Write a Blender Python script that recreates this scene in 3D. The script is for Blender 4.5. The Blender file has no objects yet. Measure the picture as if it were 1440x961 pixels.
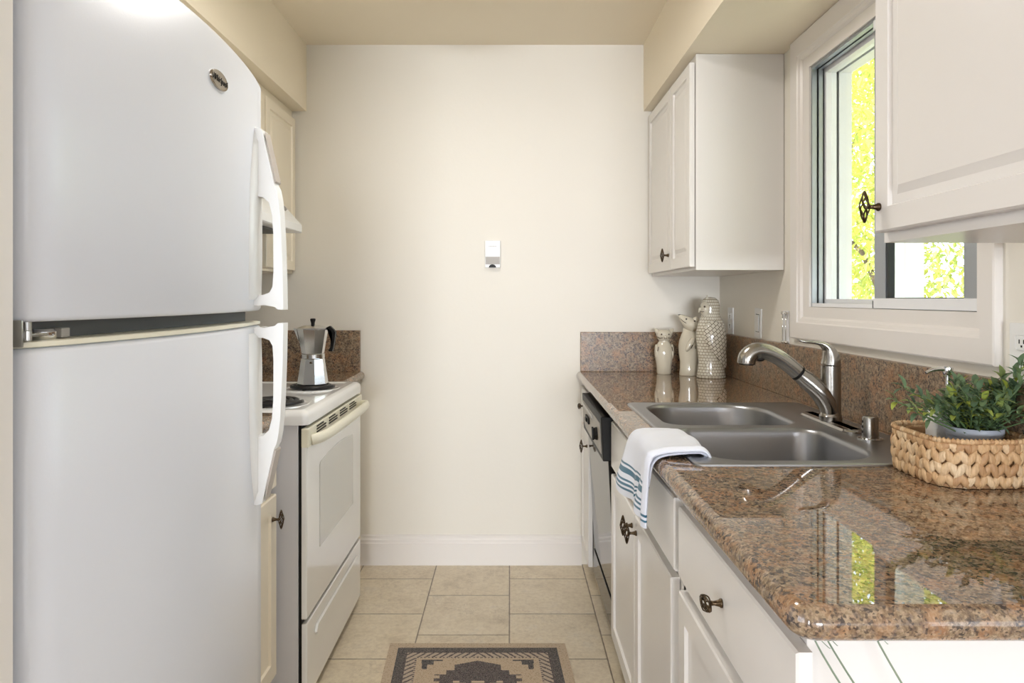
import bpy, bmesh, math, random
from mathutils import Vector, Matrix
from mathutils.geometry import tessellate_polygon
random.seed(7)
PI = math.pi
C = bpy.context.scene.collection
sc = bpy.context.scene

# ------------------------------------------------------------------ materials
def lin(c):
    return tuple(((v/12.92) if v <= .04045 else ((v+.055)/1.055)**2.4) for v in c)
def rgb(r, g, b):
    return lin((r/255, g/255, b/255)) + (1,)
class NT:
    def __init__(s, name):
        s.m = bpy.data.materials.new(name); s.m.use_nodes = True
        s.t = s.m.node_tree; s.t.nodes.clear()
        s.out = s.n('ShaderNodeOutputMaterial')
    def n(s, typ, **kw):
        nd = s.t.nodes.new(typ)
        for k, v in kw.items():
            if k.startswith('_'):
                setattr(nd, k[1:], v)
            else:
                nd.inputs[k.replace('__', ' ')].default_value = v
        return nd
    def l(s, a, b): s.t.links.new(a, b)
    def math(s, op, a, b=None, c=None):
        nd = s.t.nodes.new('ShaderNodeMath'); nd.operation = op
        for i, v in enumerate((a, b, c)):
            if v is None: continue
            if isinstance(v, (int, float)): nd.inputs[i].default_value = v
            else: s.l(v, nd.inputs[i])
        return nd.outputs[0]
    def ramp(s, fac, stops, interp='LINEAR'):
        r = s.t.nodes.new('ShaderNodeValToRGB'); r.color_ramp.interpolation = interp
        e = r.color_ramp.elements
        e[0].position, e[0].color = stops[0]
        e[1].position, e[1].color = stops[1]
        for p, c in stops[2:]:
            k = e.new(p); k.color = c
        s.l(fac, r.inputs[0]); return r.outputs[0]
    def mix(s, fac, a, b, mode='MIX'):
        m = s.t.nodes.new('ShaderNodeMix'); m.data_type = 'RGBA'; m.blend_type = mode
        if isinstance(fac, (int, float)): m.inputs[0].default_value = fac
        else: s.l(fac, m.inputs[0])
        for i, v in ((6, a), (7, b)):
            if isinstance(v, tuple): m.inputs[i].default_value = v
            else: s.l(v, m.inputs[i])
        return m.outputs[2]
    def pos(s, scale=None):
        g = s.t.nodes.new('ShaderNodeNewGeometry').outputs['Position']
        if scale:
            v = s.t.nodes.new('ShaderNodeVectorMath'); v.operation = 'MULTIPLY'
            s.l(g, v.inputs[0]); v.inputs[1].default_value = scale; return v.outputs[0]
        return g
    def objc(s):
        return s.t.nodes.new('ShaderNodeTexCoord').outputs['Object']
    def noise(s, vec, scale, detail=3, rough=.5, out='Fac'):
        n = s.t.nodes.new('ShaderNodeTexNoise'); s.l(vec, n.inputs['Vector'])
        n.inputs['Scale'].default_value = scale; n.inputs['Detail'].default_value = detail
        n.inputs['Roughness'].default_value = rough
        return n.outputs[out]
    def bsdf(s, color, rough=.5, metal=0., **kw):
        b = s.t.nodes.new('ShaderNodeBsdfPrincipled')
        if isinstance(color, tuple): b.inputs['Base Color'].default_value = color
        else: s.l(color, b.inputs['Base Color'])
        if isinstance(rough, (int, float)): b.inputs['Roughness'].default_value = rough
        else: s.l(rough, b.inputs['Roughness'])
        b.inputs['Metallic'].default_value = metal
        for k, v in kw.items():
            i = b.inputs[k.replace('__', ' ')]
            if isinstance(v, (int, float, tuple)): i.default_value = v
            else: s.l(v, i)
        s.l(b.outputs[0], s.out.inputs[0]); return b
    def bump(s, b, h, strength=.2, dist=.002):
        n = s.t.nodes.new('ShaderNodeBump'); n.inputs['Strength'].default_value = strength
        n.inputs['Distance'].default_value = dist
        s.l(h, n.inputs['Height']); s.l(n.outputs[0], b.inputs['Normal'])

def paint(name, col, rough=.45, bump=.08, bscale=90, var=.03, **kw):
    t = NT(name); p = t.pos()
    n = t.noise(p, 1.6, 2)
    dark = tuple(v*(1-var) for v in col[:3]) + (1,)
    c = t.mix(n, dark, col)
    b = t.bsdf(c, rough, **kw)
    if bump: t.bump(b, t.noise(p, bscale, 3), bump, .002)
    return t.m
M = {}
M['wall'] = paint('wall_paint', rgb(239, 234, 223), .5, .18, 60)
M['wood'] = paint('dining_wood_floor', rgb(140, 112, 86), .4, .1, 20, .3)  # unseen floor, kept dark to cut bounce light on the end panel
M['wallgrey'] = paint('rear_room_paint', rgb(176, 178, 182), .6, .1, 60)  # unseen walls, greyed to cut bounce light behind the camera
M['soffit'] = paint('ceiling_paint', rgb(250, 239, 217), .6, .12, 60)
M['trim'] = paint('trim_paint', rgb(240, 235, 230), .32, .03)
M['cab'] = paint('cabinet_paint_white', rgb(236, 233, 229), .28, .04, 40)
M['cabcream'] = paint('cabinet_paint_cream', rgb(248, 238, 217), .32, .04, 40)
M['enamel'] = paint('fridge_enamel', rgb(222, 225, 232), .3, .05, 260, .01, Coat__Weight=.15, Coat__Roughness=.15)
M['enamel2'] = paint('stove_enamel', rgb(238, 238, 236), .15, .0, 90, .01, Coat__Weight=.5, Coat__Roughness=.05)
M['stoveside'] = paint('stove_side_enamel', rgb(215, 215, 220), .35, .05, 120, .02)
M['creamplastic'] = paint('cream_plastic', rgb(238, 234, 214), .35, .0)
M['whiteplastic'] = paint('white_plastic', rgb(242, 242, 240), .3, .0)
M['shadowplastic'] = paint('handle_edge_shade', rgb(186, 176, 166), .4, .0)  # taupe paints in the shade on the far edge of the handle
M['greyplastic'] = paint('grey_plastic', rgb(168, 162, 154), .4, .0)
M['black'] = paint('black_plastic', rgb(20, 19, 18), .45, .0, Specular__IOR__Level=.25)
M['gloss_black'] = paint('glossy_black_door', rgb(30, 28, 26), .06, .0, Specular__IOR__Level=.25)
M['gap'] = paint('grey_gasket', rgb(96, 96, 94), .6, .0)
M['vinyl'] = paint('white_vinyl_frame', rgb(244, 245, 248), .35, .0)
M['ceramic'] = paint('cream_glazed_ceramic', rgb(222, 214, 194), .12, .15, 30, .08, Coat__Weight=.6, Coat__Roughness=.05)
M['ceramicline'] = paint('brown_glaze_line', rgb(82, 68, 52), .3, .0)
M['pot'] = paint('galvanised_pot', rgb(176, 184, 196), .45, .1, 120, .2)
M['stem'] = paint('plant_stem', rgb(90, 116, 72), .5, .0)
M['bark'] = paint('bark', rgb(96, 80, 62), .8, .5, 30, .3)
M['ground'] = paint('outside_ground', rgb(120, 122, 84), .9, .3, 20, .3)
M['rubber'] = paint('burner_coil', rgb(30, 30, 32), .35, .0)
M['ovenglass'] = paint('oven_glass', rgb(178, 178, 170), .08, .0, Coat__Weight=1., Coat__Roughness=.02)
M['stucco'] = paint('outside_wall', rgb(220, 214, 200), .8, .3, 40)

def metal(name, col, rough, stretch=None, bump=.05):
    t = NT(name); r = rough
    if stretch:
        n = t.noise(t.pos(stretch), 40, 3)
        r = t.math('MULTIPLY_ADD', n, .05, rough-.02)
    t.bsdf(col, r, 1.)
    return t.m
M['steel'] = metal('brushed_steel', rgb(182, 180, 176), .3, (1, 18, 18))
M['sinksteel'] = metal('satin_sink_steel', rgb(158, 159, 162), .32, (6, 1, 6))
M['nickel'] = metal('brushed_nickel', rgb(166, 163, 158), .22, (3, 3, 30))
M['chrome'] = metal('chrome', rgb(225, 225, 225), .06)
M['alum'] = metal('window_aluminium', rgb(178, 184, 192), .42)
M['moka'] = metal('polished_aluminium', rgb(216, 216, 214), .16)
M['bronze'] = metal('aged_bronze', rgb(88, 74, 58), .33)
M['badge'] = metal('pewter_badge', rgb(168, 160, 148), .25)
M['darkalum'] = paint('window_gasket', rgb(36, 38, 40), .5, .0)

def granite(rough=.012, spec=.95):
    t = NT('granite'); p = t.pos()
    w = t.t.nodes.new('ShaderNodeVectorMath'); w.operation = 'ADD'
    nn = t.t.nodes.new('ShaderNodeTexNoise'); t.l(p, nn.inputs['Vector']); nn.inputs['Scale'].default_value = 30
    sc_ = t.t.nodes.new('ShaderNodeVectorMath'); sc_.operation = 'SCALE'; t.l(nn.outputs['Color'], sc_.inputs[0]); sc_.inputs['Scale'].default_value = .007
    t.l(p, w.inputs[0]); t.l(sc_.outputs[0], w.inputs[1]); q = w.outputs[0]
    n1 = t.noise(q, 92, 5, .7)
    base = t.ramp(n1, [(.32, rgb(70, 60, 54)), (.42, rgb(110, 92, 76)), (.5, rgb(138, 118, 94)), (.6, rgb(166, 146, 121)), (.76, rgb(160, 148, 134))])
    n2 = t.noise(q, 26, 3)
    base = t.mix(t.ramp(n2, [(.46, (0, 0, 0, 1)), (.64, (.5, .5, .5, 1))]), base, rgb(180, 130, 90))
    v = t.t.nodes.new('ShaderNodeTexVoronoi'); t.l(q, v.inputs['Vector']); v.inputs['Scale'].default_value = 190
    vs = t.t.nodes.new('ShaderNodeSeparateColor'); t.l(v.outputs['Color'], vs.inputs[0])
    dk = t.ramp(vs.outputs[0], [(.0, (1, 1, 1, 1)), (.22, (1, 1, 1, 1)), (.24, (0, 0, 0, 1)), (1, (0, 0, 0, 1))])
    n3 = t.noise(p, 38, 2)
    dk = t.math('MULTIPLY', dk, t.ramp(n3, [(.42, (0, 0, 0, 1)), (.56, (.9, .9, .9, 1))]))
    base = t.mix(dk, base, rgb(56, 50, 50))
    v2 = t.t.nodes.new('ShaderNodeTexVoronoi'); t.l(p, v2.inputs['Vector']); v2.inputs['Scale'].default_value = 340
    v2s = t.t.nodes.new('ShaderNodeSeparateColor'); t.l(v2.outputs['Color'], v2s.inputs[0])
    f2_ = t.ramp(v2s.outputs[0], [(.0, (.75, .75, .75, 1)), (.10, (.75, .75, .75, 1)), (.13, (0, 0, 0, 1)), (1, (0, 0, 0, 1))])
    base = t.mix(f2_, base, rgb(62, 54, 50))
    f3_ = t.ramp(v2s.outputs[1], [(.0, (0, 0, 0, 1)), (.8, (0, 0, 0, 1)), (.86, (.3, .3, .3, 1)), (1, (.3, .3, .3, 1))])
    base = t.mix(f3_, base, rgb(204, 176, 150))
    gr = t.ramp(t.noise(q, 120, 3), [(.56, (0, 0, 0, 1)), (.68, (.55, .55, .55, 1))])
    base = t.mix(gr, base, rgb(98, 90, 88))
    t.bsdf(base, rough, Specular__IOR__Level=spec)
    return t.m
M['granite'] = granite(); M['granite_splash'] = granite(.3, .4)

def tilemat():
    t = NT('travertine_tiles'); p = t.pos()
    s = t.t.nodes.new('ShaderNodeSeparateXYZ'); t.l(p, s.inputs[0])
    x, y = s.outputs[0], s.outputs[1]
    u = t.math('DIVIDE', t.math('ADD', x, .002), .341)
    col = t.math('FLOOR', u)
    par = t.math('MULTIPLY', t.math('PINGPONG', col, 1.), .5)
    v = t.math('ADD', t.math('DIVIDE', t.math('SUBTRACT', y, 3.133), .347), par)
    row = t.math('FLOOR', v)
    fu = t.math('FRACT', u); fv = t.math('FRACT', v)
    du = t.math('SUBTRACT', .5, t.math('ABSOLUTE', t.math('SUBTRACT', fu, .5)))
    dv = t.math('SUBTRACT', .5, t.math('ABSOLUTE', t.math('SUBTRACT', fv, .5)))
    wob = t.math('MULTIPLY', t.math('SUBTRACT', t.noise(p, 26, 3), .5), .008)
    d = t.math('ADD', t.math('MINIMUM', du, dv), wob)
    g = t.ramp(d, [(.003, (1, 1, 1, 1)), (.0095, (0, 0, 0, 1))])
    cell = t.t.nodes.new('ShaderNodeCombineXYZ'); t.l(col, cell.inputs[0]); t.l(row, cell.inputs[1])
    wn = t.t.nodes.new('ShaderNodeTexWhiteNoise'); t.l(cell.outputs[0], wn.inputs['Vector'])
    off = t.t.nodes.new('ShaderNodeVectorMath'); off.operation = 'MULTIPLY_ADD'
    t.l(wn.outputs['Color'], off.inputs[0]); off.inputs[1].default_value = (3, 3, 3); t.l(p, off.inputs[2])
    q = off.outputs[0]
    n = t.noise(q, 9, 6, .62)
    c = t.ramp(n, [(.28, rgb(204, 190, 168)), (.42, rgb(226, 213, 190)), (.6, rgb(234, 222, 200)), (.75, rgb(222, 214, 200))])
    c = t.mix(t.math('MULTIPLY', wn.outputs['Value'], .35), c, rgb(232, 217, 184))
    # chipped cracks
    mu = t.t.nodes.new('ShaderNodeTexNoise'); t.l(q, mu.inputs['Vector']); mu.inputs['Scale'].default_value = 7; mu.inputs['Detail'].default_value = 8; mu.inputs['Roughness'].default_value = .7
    ck = t.math('ABSOLUTE', t.math('SUBTRACT', mu.outputs['Fac'], .5))
    ckm = t.math('MULTIPLY', t.ramp(ck, [(.0, (1, 1, 1, 1)), (.012, (0, 0, 0, 1))]), t.ramp(t.noise(q, 4, 1), [(.42, (0, 0, 0, 1)), (.58, (.38, .38, .38, 1))]))
    c = t.mix(ckm, c, rgb(156, 138, 116))
    fm = t.ramp(t.noise(q, 60, 4, .7), [(.4, (0, 0, 0, 1)), (.75, (.5, .5, .5, 1))])
    c = t.mix(fm, c, rgb(188, 170, 146))
    c = t.mix(g, c, rgb(128, 114, 98))
    b = t.bsdf(c, .42)
    h = t.math('SUBTRACT', t.math('MULTIPLY', n, .5), t.math('ADD', g, ckm))
    t.bump(b, h, .5, .003)
    return t.m
M['tile'] = tilemat()

def leafmat(name, a, b_, trans=.35, rough=.4):
    t = NT(name)
    oi = t.t.nodes.new('ShaderNodeNewGeometry')
    r = oi.outputs['Random Per Island']
    c = t.ramp(r, [(0, a), (1, b_)])
    bs = t.bsdf(c, rough)
    if trans:
        tr = t.t.nodes.new('ShaderNodeBsdfTranslucent'); t.l(c, tr.inputs[0])
        mx = t.t.nodes.new('ShaderNodeMixShader'); mx.inputs[0].default_value = trans
        t.l(bs.outputs[0], mx.inputs[1]); t.l(tr.outputs[0], mx.inputs[2]); t.l(mx.outputs[0], t.out.inputs[0])
    return t.m
M['treeleaf'] = leafmat('tree_leaves', rgb(196, 194, 84), rgb(160, 176, 82), .4)
M['treeleaf2'] = leafmat('tree_leaves_green', rgb(146, 164, 104), rgb(196, 190, 128), .35)
def potleaf():
    t = NT('plant_leaves')
    oi = t.t.nodes.new('ShaderNodeNewGeometry'); r = oi.outputs['Random Per Island']
    c = t.ramp(r, [(0, rgb(84, 108, 84)), (.45, rgb(108, 134, 98)), (.8, rgb(130, 152, 106)), (.9, rgb(166, 182, 92)), (1, rgb(176, 188, 76))])
    bs = t.bsdf(c, .5)
    tr = t.t.nodes.new('ShaderNodeBsdfTranslucent'); t.l(c, tr.inputs[0])
    mx = t.t.nodes.new('ShaderNodeMixShader'); mx.inputs[0].default_value = .2
    t.l(bs.outputs[0], mx.inputs[1]); t.l(tr.outputs[0], mx.inputs[2]); t.l(mx.outputs[0], t.out.inputs[0])
    return t.m
M['potleaf'] = potleaf()
M['blade'] = leafmat('grass_blades', rgb(120, 138, 116), rgb(146, 162, 138), .1)
def strandmat():
    t = NT('water_hyacinth')
    r = t.t.nodes.new('ShaderNodeNewGeometry').outputs['Random Per Island']
    c = t.ramp(r, [(0, rgb(176, 136, 96)), (.35, rgb(206, 170, 126)), (.7, rgb(220, 188, 146)), (1, rgb(230, 206, 170))])
    p = t.objc()
    v = t.t.nodes.new('ShaderNodeVectorMath'); v.operation = 'MULTIPLY'; t.l(p, v.inputs[0]); v.inputs[1].default_value = (3, 3, .5)
    n = t.noise(v.outputs[0], 110, 3)
    c = t.mix(t.ramp(n, [(.4, (0, 0, 0, 1)), (.75, (.5, .5, .5, 1))]), c, rgb(150, 106, 64))
    b = t.bsdf(c, .55); t.bump(b, n, .5, .001)
    return t.m
M['strand'] = strandmat()

def glassmat(name, tint=(1, 1, 1, 1)):
    t = NT(name)
    lw = t.t.nodes.new('ShaderNodeLayerWeight'); lw.inputs[0].default_value = .5
    fr = t.t.nodes.new('ShaderNodeMath'); fr.operation = 'MULTIPLY_ADD'
    t.l(t.math('POWER', lw.outputs['Facing'], 5.), fr.inputs[0]); fr.inputs[1].default_value = .9; fr.inputs[2].default_value = .03
    tr = t.t.nodes.new('ShaderNodeBsdfTransparent'); tr.inputs[0].default_value = tint
    gl = t.t.nodes.new('ShaderNodeBsdfGlossy'); gl.inputs['Roughness'].default_value = .01
    mx = t.t.nodes.new('ShaderNodeMixShader'); t.l(fr.outputs[0], mx.inputs[0])
    t.l(tr.outputs[0], mx.inputs[1]); t.l(gl.outputs[0], mx.inputs[2]); t.l(mx.outputs[0], t.out.inputs[0])
    return t.m
M['glass'] = glassmat('window_glass', (.94, .96, .96, 1))

def owlmat():
    # incised feather grid: brick pattern wrapped round the body
    t = NT('feathered_ceramic'); p = t.objc()
    s = t.t.nodes.new('ShaderNodeSeparateXYZ'); t.l(p, s.inputs[0])
    ang = t.math('MULTIPLY', t.math('ARCTAN2', s.outputs[1], s.outputs[0]), .062)
    cb = t.t.nodes.new('ShaderNodeCombineXYZ'); t.l(ang, cb.inputs[0]); t.l(s.outputs[2], cb.inputs[1])
    br = t.t.nodes.new('ShaderNodeTexBrick'); t.l(cb.outputs[0], br.inputs['Vector'])
    br.inputs['Scale'].default_value = 1; br.inputs['Mortar Size'].default_value = .0011; br.inputs['Mortar Smooth'].default_value = .3
    br.inputs['Brick Width'].default_value = .017; br.inputs['Row Height'].default_value = .0125
    w = t.noise(p, 25, 2)
    col = t.mix(t.ramp(w, [(.3, (0, 0, 0, 1)), (.7, (1, 1, 1, 1))]), rgb(212, 204, 184), rgb(226, 220, 204))
    c = t.mix(br.outputs['Fac'], col, rgb(122, 106, 82))
    b = t.bsdf(c, .14, Coat__Weight=.5, Coat__Roughness=.06)
    t.bump(b, br.outputs['Fac'], -.6, .002)
    return t.m
M['owl'] = owlmat()
def wingmat():
    t = NT('wing_ceramic'); p = t.objc()
    mp = t.t.nodes.new('ShaderNodeMapping'); mp.inputs['Rotation'].default_value = (0, .72, 0); t.l(p, mp.inputs[0])
    s = t.t.nodes.new('ShaderNodeSeparateXYZ'); t.l(mp.outputs[0], s.inputs[0])
    cb = t.t.nodes.new('ShaderNodeCombineXYZ'); t.l(s.outputs[0], cb.inputs[0]); t.l(s.outputs[2], cb.inputs[1])
    br = t.t.nodes.new('ShaderNodeTexBrick'); t.l(cb.outputs[0], br.inputs['Vector'])
    br.inputs['Scale'].default_value = 1; br.inputs['Mortar Size'].default_value = .0012; br.inputs['Mortar Smooth'].default_value = .3
    br.inputs['Brick Width'].default_value = .017; br.inputs['Row Height'].default_value = .015
    c = t.mix(br.outputs['Fac'], rgb(222, 215, 198), rgb(92, 78, 60))
    b = t.bsdf(c, .14, Coat__Weight=.5, Coat__Roughness=.06); t.bump(b, br.outputs['Fac'], -.6, .002)
    return t.m
M['wing'] = wingmat()

def towelmat():
    t = NT('terry_towel')
    a = t.t.nodes.new('ShaderNodeVertexColor'); a.layer_name = 'Col'
    b = t.bsdf(a.outputs[0], .9, Sheen__Weight=.3)
    t.bump(b, t.noise(t.pos(), 900, 2), .5, .0012)
    return t.m
M['towel'] = towelmat()
def rugmat():
    t = NT('woven_rug')
    a = t.t.nodes.new('ShaderNodeVertexColor'); a.layer_name = 'Col'
    n = t.noise(t.pos(), 420, 2)
    c = t.mix(t.ramp(n, [(.35, (0, 0, 0, 1)), (.7, (.35, .35, .35, 1))]), a.outputs[0], rgb(214, 204, 190))
    b = t.bsdf(c, .95); t.bump(b, n, .5, .002)
    return t.m
M['rug'] = rugmat()

# ------------------------------------------------------------------ object helpers
BASE = {}
def thing(name, label, cat, loc, group=None, kind=None):
    o = bpy.data.objects.new(name, None); C.objects.link(o); o.location = loc
    o.empty_display_size = .05
    BASE[o.name] = Vector(loc)
    if kind: o['kind'] = kind
    if label: o['label'] = label
    if cat: o['category'] = cat
    if group: o['group'] = group
    return o
def obj(name, bm, mat, parent=None, smooth=False, label=None, sub=0):
    off = BASE[parent.name] if parent is not None else None
    if off is not None:
        bmesh.ops.translate(bm, verts=bm.verts, vec=-off)
    bmesh.ops.recalc_face_normals(bm, faces=bm.faces)
    me = bpy.data.meshes.new(name); bm.to_mesh(me); bm.free()
    mats = mat if isinstance(mat, list) else [mat]
    for m in mats: me.materials.append(M[m])
    if smooth is not False:
        me.polygons.foreach_set('use_smooth', [True]*len(me.polygons))
        if smooth is not True:
            me.set_sharp_from_angle(angle=math.radians(smooth))
            for p in me.polygons:
                if abs(p.normal.z) > .9995: p.use_smooth = False
    o = bpy.data.objects.new(name, me); C.objects.link(o)
    if parent is not None:
        o.parent = parent; BASE[o.name] = off
    if label: o['label'] = label
    if sub:
        s = o.modifiers.new('s', 'SUBSURF'); s.levels = s.render_levels = sub
    return o
def free(name, bm, mat, base, label, cat, group=None, smooth=False, sub=0):
    """single-mesh top-level thing with its origin at base"""
    bmesh.ops.translate(bm, verts=bm.verts, vec=-Vector(base))
    o = obj(name, bm, mat, None, smooth, label, sub)
    o.location = base; o['category'] = cat
    if group: o['group'] = group
    return o
def struct(name, bm, mat, smooth=False):
    o = obj(name, bm, mat, None, smooth); o['kind'] = 'structure'; return o

def box(bm, x0, x1, y0, y1, z0, z1, bev=0, seg=2, fn=None):
    vs = [bm.verts.new((x, y, z)) for x in (x0, x1) for y in (y0, y1) for z in (z0, z1)]
    F = [(0, 1, 3, 2), (4, 6, 7, 5), (0, 4, 5, 1), (2, 3, 7, 6), (0, 2, 6, 4), (1, 5, 7, 3)]
    fs = [bm.faces.new([vs[i] for i in f]) for f in F]
    out = vs
    if bev:
        es = list({e for f in fs for e in f.edges})
        r = bmesh.ops.bevel(bm, geom=es+vs, offset=bev, segments=seg, profile=.6, affect='EDGES')
        out = list({v for v in r['verts']} | {v for v in vs if v.is_valid})
    if fn:
        for v in out: v.co = Vector(fn(*v.co))
    return out
def B(*a, **k):
    bm = bmesh.new(); box(bm, *a, **k); return bm
def loft(bm, loops, cap0=True, cap1=True, closed=True, mat=0):
    R = [[bm.verts.new(p) for p in lp] for lp in loops]
    n = len(R[0])
    for a, b in zip(R[:-1], R[1:]):
        for i in range(n if closed else n-1):
            j = (i+1) % n
            f = bm.faces.new((a[i], a[j], b[j], b[i])); f.material_index = mat
    if cap0: bm.faces.new(R[0][::-1]).material_index = mat
    if cap1: bm.faces.new(R[-1]).material_index = mat
    return R
def tube(bm, pts, rad, n=10, cap=True, sq=None):
    pts = [Vector(p) for p in pts]
    if isinstance(rad, (int, float)): rad = [rad]*len(pts)
    T = []
    for i in range(len(pts)):
        a = pts[max(i-1, 0)]; b = pts[min(i+1, len(pts)-1)]
        T.append((b-a).normalized())
    up = Vector((0, 0, 1)) if abs(T[0].z) < .9 else Vector((0, 1, 0))
    N = (up - T[0]*up.dot(T[0])).normalized()
    loops = []
    for i, p in enumerate(pts):
        N = (N - T[i]*N.dot(T[i])).normalized(); Bv = T[i].cross(N)
        r = rad[i]; ra, rb = (r, r) if not isinstance(r, tuple) else r
        loops.append([p + N*math.cos(2*PI*k/n)*ra + Bv*math.sin(2*PI*k/n)*rb for k in range(n)])
    loft(bm, loops, cap, cap)
def smoothpath(pts, n=6):
    """catmull-rom; each pt may carry extra values"""
    out = []
    P = [pts[0]] + list(pts) + [pts[-1]]
    for i in range(1, len(P)-2):
        for k in range(n):
            t = k/n
            out.append(tuple(.5*(2*b + (c-a)*t + (2*a-5*b+4*c-d)*t*t + (3*b-a-3*c+d)*t**3) for a, b, c, d in zip(P[i-1], P[i], P[i+1], P[i+2])))
    out.append(tuple(P[-2])); return out
def lathe(bm, prof, c, n=28, sx=1, sy=1, caps=True, phase=0):
    loops = [[(c[0]+r*sx*math.cos(2*PI*k/n+phase), c[1]+r*sy*math.sin(2*PI*k/n+phase), c[2]+z) for k in range(n)] for r, z in prof]
    return loft(bm, loops, caps, caps)
def ellipsoid(bm, c, r, rot=None, u=12, v=8):
    m = Matrix.Translation(c) @ (rot.to_matrix().to_4x4() if rot is not None else Matrix()) @ Matrix.Diagonal((r[0], r[1], r[2], 1))
    bmesh.ops.create_uvsphere(bm, u_segments=u, v_segments=v, radius=1, matrix=m)
def extr(bm, poly, fn, d0, d1):
    """poly: 2-D points; fn(a,b,d)->xyz"""
    loft(bm, [[fn(a, b, d0) for a, b in poly], [fn(a, b, d1) for a, b in poly]])
def rrect(x0, x1, y0, y1, r, e=(0, 0, 0, 0), n=6):
    """rounded rectangle, r = radii at (x0y0, x1y0, x1y1, x0y1), e = inset of sides (x0,y0,x1,y1)"""
    x0 += e[0]; y0 += e[1]; x1 -= e[2]; y1 -= e[3]
    if isinstance(r, (int, float)): r = (r,)*4
    out = []
    for (cx, cy, sx, sy, a0, rr) in ((x0, y0, 1, 1, PI, r[0]), (x1, y0, -1, 1, 1.5*PI, r[1]), (x1, y1, -1, -1, 0, r[2]), (x0, y1, 1, -1, .5*PI, r[3])):
        rr = max(rr, .0005)
        for k in range(n+1):
            a = a0 + k/n*PI/2
            out.append((cx+sx*rr+rr*math.cos(a), cy+sy*rr+rr*math.sin(a)))
    return out
def face_ring(bm, outer, holes):
    """planar face with holes, from 3-D loops of existing verts"""
    es = []
    for L in [outer]+holes:
        for i in range(len(L)):
            a, b = L[i], L[(i+1) % len(L)]
            e = bm.edges.get((a, b)) or bm.edges.new((a, b)); es.append(e)
    bmesh.ops.triangle_fill(bm, use_beauty=True, use_dissolve=False, edges=es)
def ring(bm, x0, x1, o, i):
    """rectangular ring in the YZ plane: o,i = (y0,y1,z0,z1)"""
    def L(x, q): return [bm.verts.new((x, y, z)) for y, z in ((q[0], q[2]), (q[1], q[2]), (q[1], q[3]), (q[0], q[3]))]
    a, b, c, d = L(x0, o), L(x0, i), L(x1, o), L(x1, i)
    for k in range(4):
        j = (k+1) % 4
        bm.faces.new((a[k], a[j], b[j], b[k])); bm.faces.new((c[k], d[k], d[j], c[j]))
        bm.faces.new((a[k], c[k], c[j], a[j])); bm.faces.new((b[k], b[j], d[j], d[k]))
def R(*a):
    bm = bmesh.new(); ring(bm, *a); return bm

def panel_door(bm, y0, y1, z0, z1, xf, s, th=.019, stile=.048, bev=.018, rec=.007, raised=False):
    """door in the YZ plane, front face at x=xf, s = +1 if it faces +X"""
    def L(e, x): return [(x, y0+e, z0+e), (x, y1-e, z0+e), (x, y1-e, z1-e), (x, y0+e, z1-e)]
    lp = [L(0, xf-s*th), L(0, xf-s*.003), L(.003, xf)]
    if stile:
        lp += [L(stile, xf), L(stile+.003, xf-s*rec), L(stile+bev, xf-s*rec)]
        if raised: lp += [L(stile+bev+.014, xf-s*.001)]
    loft(bm, lp)

# ------------------------------------------------------------------ knobs
def knob_mesh(name, out, lng):
    o_, l_ = Vector(out), Vector(lng); s_ = o_.cross(l_)
    bm = bmesh.new()
    HL = .0265; RS = .0125; RO = .0075; off = .026
    def P(a, phi):
        t = max(0, 1-abs(a)/HL); q = .12 + .88*t**.75
        return o_*(off+RO*q*math.cos(phi)) + s_*(RS*q*math.sin(phi)) + l_*a
    for d in (1, -1):
        for k in range(5):
            pts = [P(-HL+2*HL*i/16, k*PI/2.5 + d*PI*.95*i/16) for i in range(17)]
            tube(bm, pts, .00125, 6)
    for sg in (-1, 1):
        tube(bm, [o_*off+l_*sg*(HL-.004), o_*off+l_*sg*(HL+.0015)], [.0026, .0018], 8)
    tube(bm, [o_*0, o_*.003, o_*.0045, o_*.013, o_*(off-RO+.001)], [.0072, .0072, .0055, .0034, .0042], 12)
    bmesh.ops.recalc_face_normals(bm, faces=bm.faces)
    me = bpy.data.meshes.new(name); bm.to_mesh(me); bm.free(); me.materials.append(M['bronze'])
    me.polygons.foreach_set('use_smooth', [True]*len(me.polygons))
    return me
KN = {'rv': knob_mesh('knob_rv', (-1, 0, 0), (0, 0, 1)), 'rh': knob_mesh('knob_rh', (-1, 0, 0), (0, 1, 0)), 'lv': knob_mesh('knob_lv', (1, 0, 0), (0, 0, 1))}
def knob(kind, loc, parent):
    o = bpy.data.objects.new('knob', KN[kind]); C.objects.link(o)
    o.parent = parent; o.location = Vector(loc)-BASE[parent.name]
    o['label'] = 'openwork bronze birdcage knob'
    return o

# ------------------------------------------------------------------ the room
D = 3.305; XR = .985; XL = -1.335; H = 2.44; SZ = 2.128
def S(name, boxes, mat):
    bm = bmesh.new()
    for b in boxes: box(bm, *b)
    return struct(name, bm, mat)
S('floor', [(-3.1, 3.1, .25, D+.12, -.12, 0)], 'tile')
S('floor_dining', [(-3.1, 3.1, -18.1, .2499, -.12, 0)], 'wood')
S('trim_fridge_panel', [(XL+.001, -.545, .62, .772, 0, H)], 'cab')
S('ceiling', [(-3.1, 3.1, -18.1, D+.12, H, H+.12)], 'soffit')
S('wall_back', [(XL-.12, XR+.125, D, D+.12, 0, H)], 'wall')
S('wall_left', [(XL-.12, XL, .62, D, 0, H), (-3.1, XL, .62, .74, 0, H)], 'wall')
WY0, WY1, WZ0, WZ1 = 1.47, 2.304, 1.222, 2.008
S('wall_right', [(XR, XR+.125, .70, WY0, 0, H), (XR, XR+.125, WY1, D, 0, H), (XR, XR+.125, WY0, WY1, 0, WZ0), (XR, XR+.125, WY0, WY1, WZ1, H), (XR, 3.1, .58, .70, 0, H)], 'wall')
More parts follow.
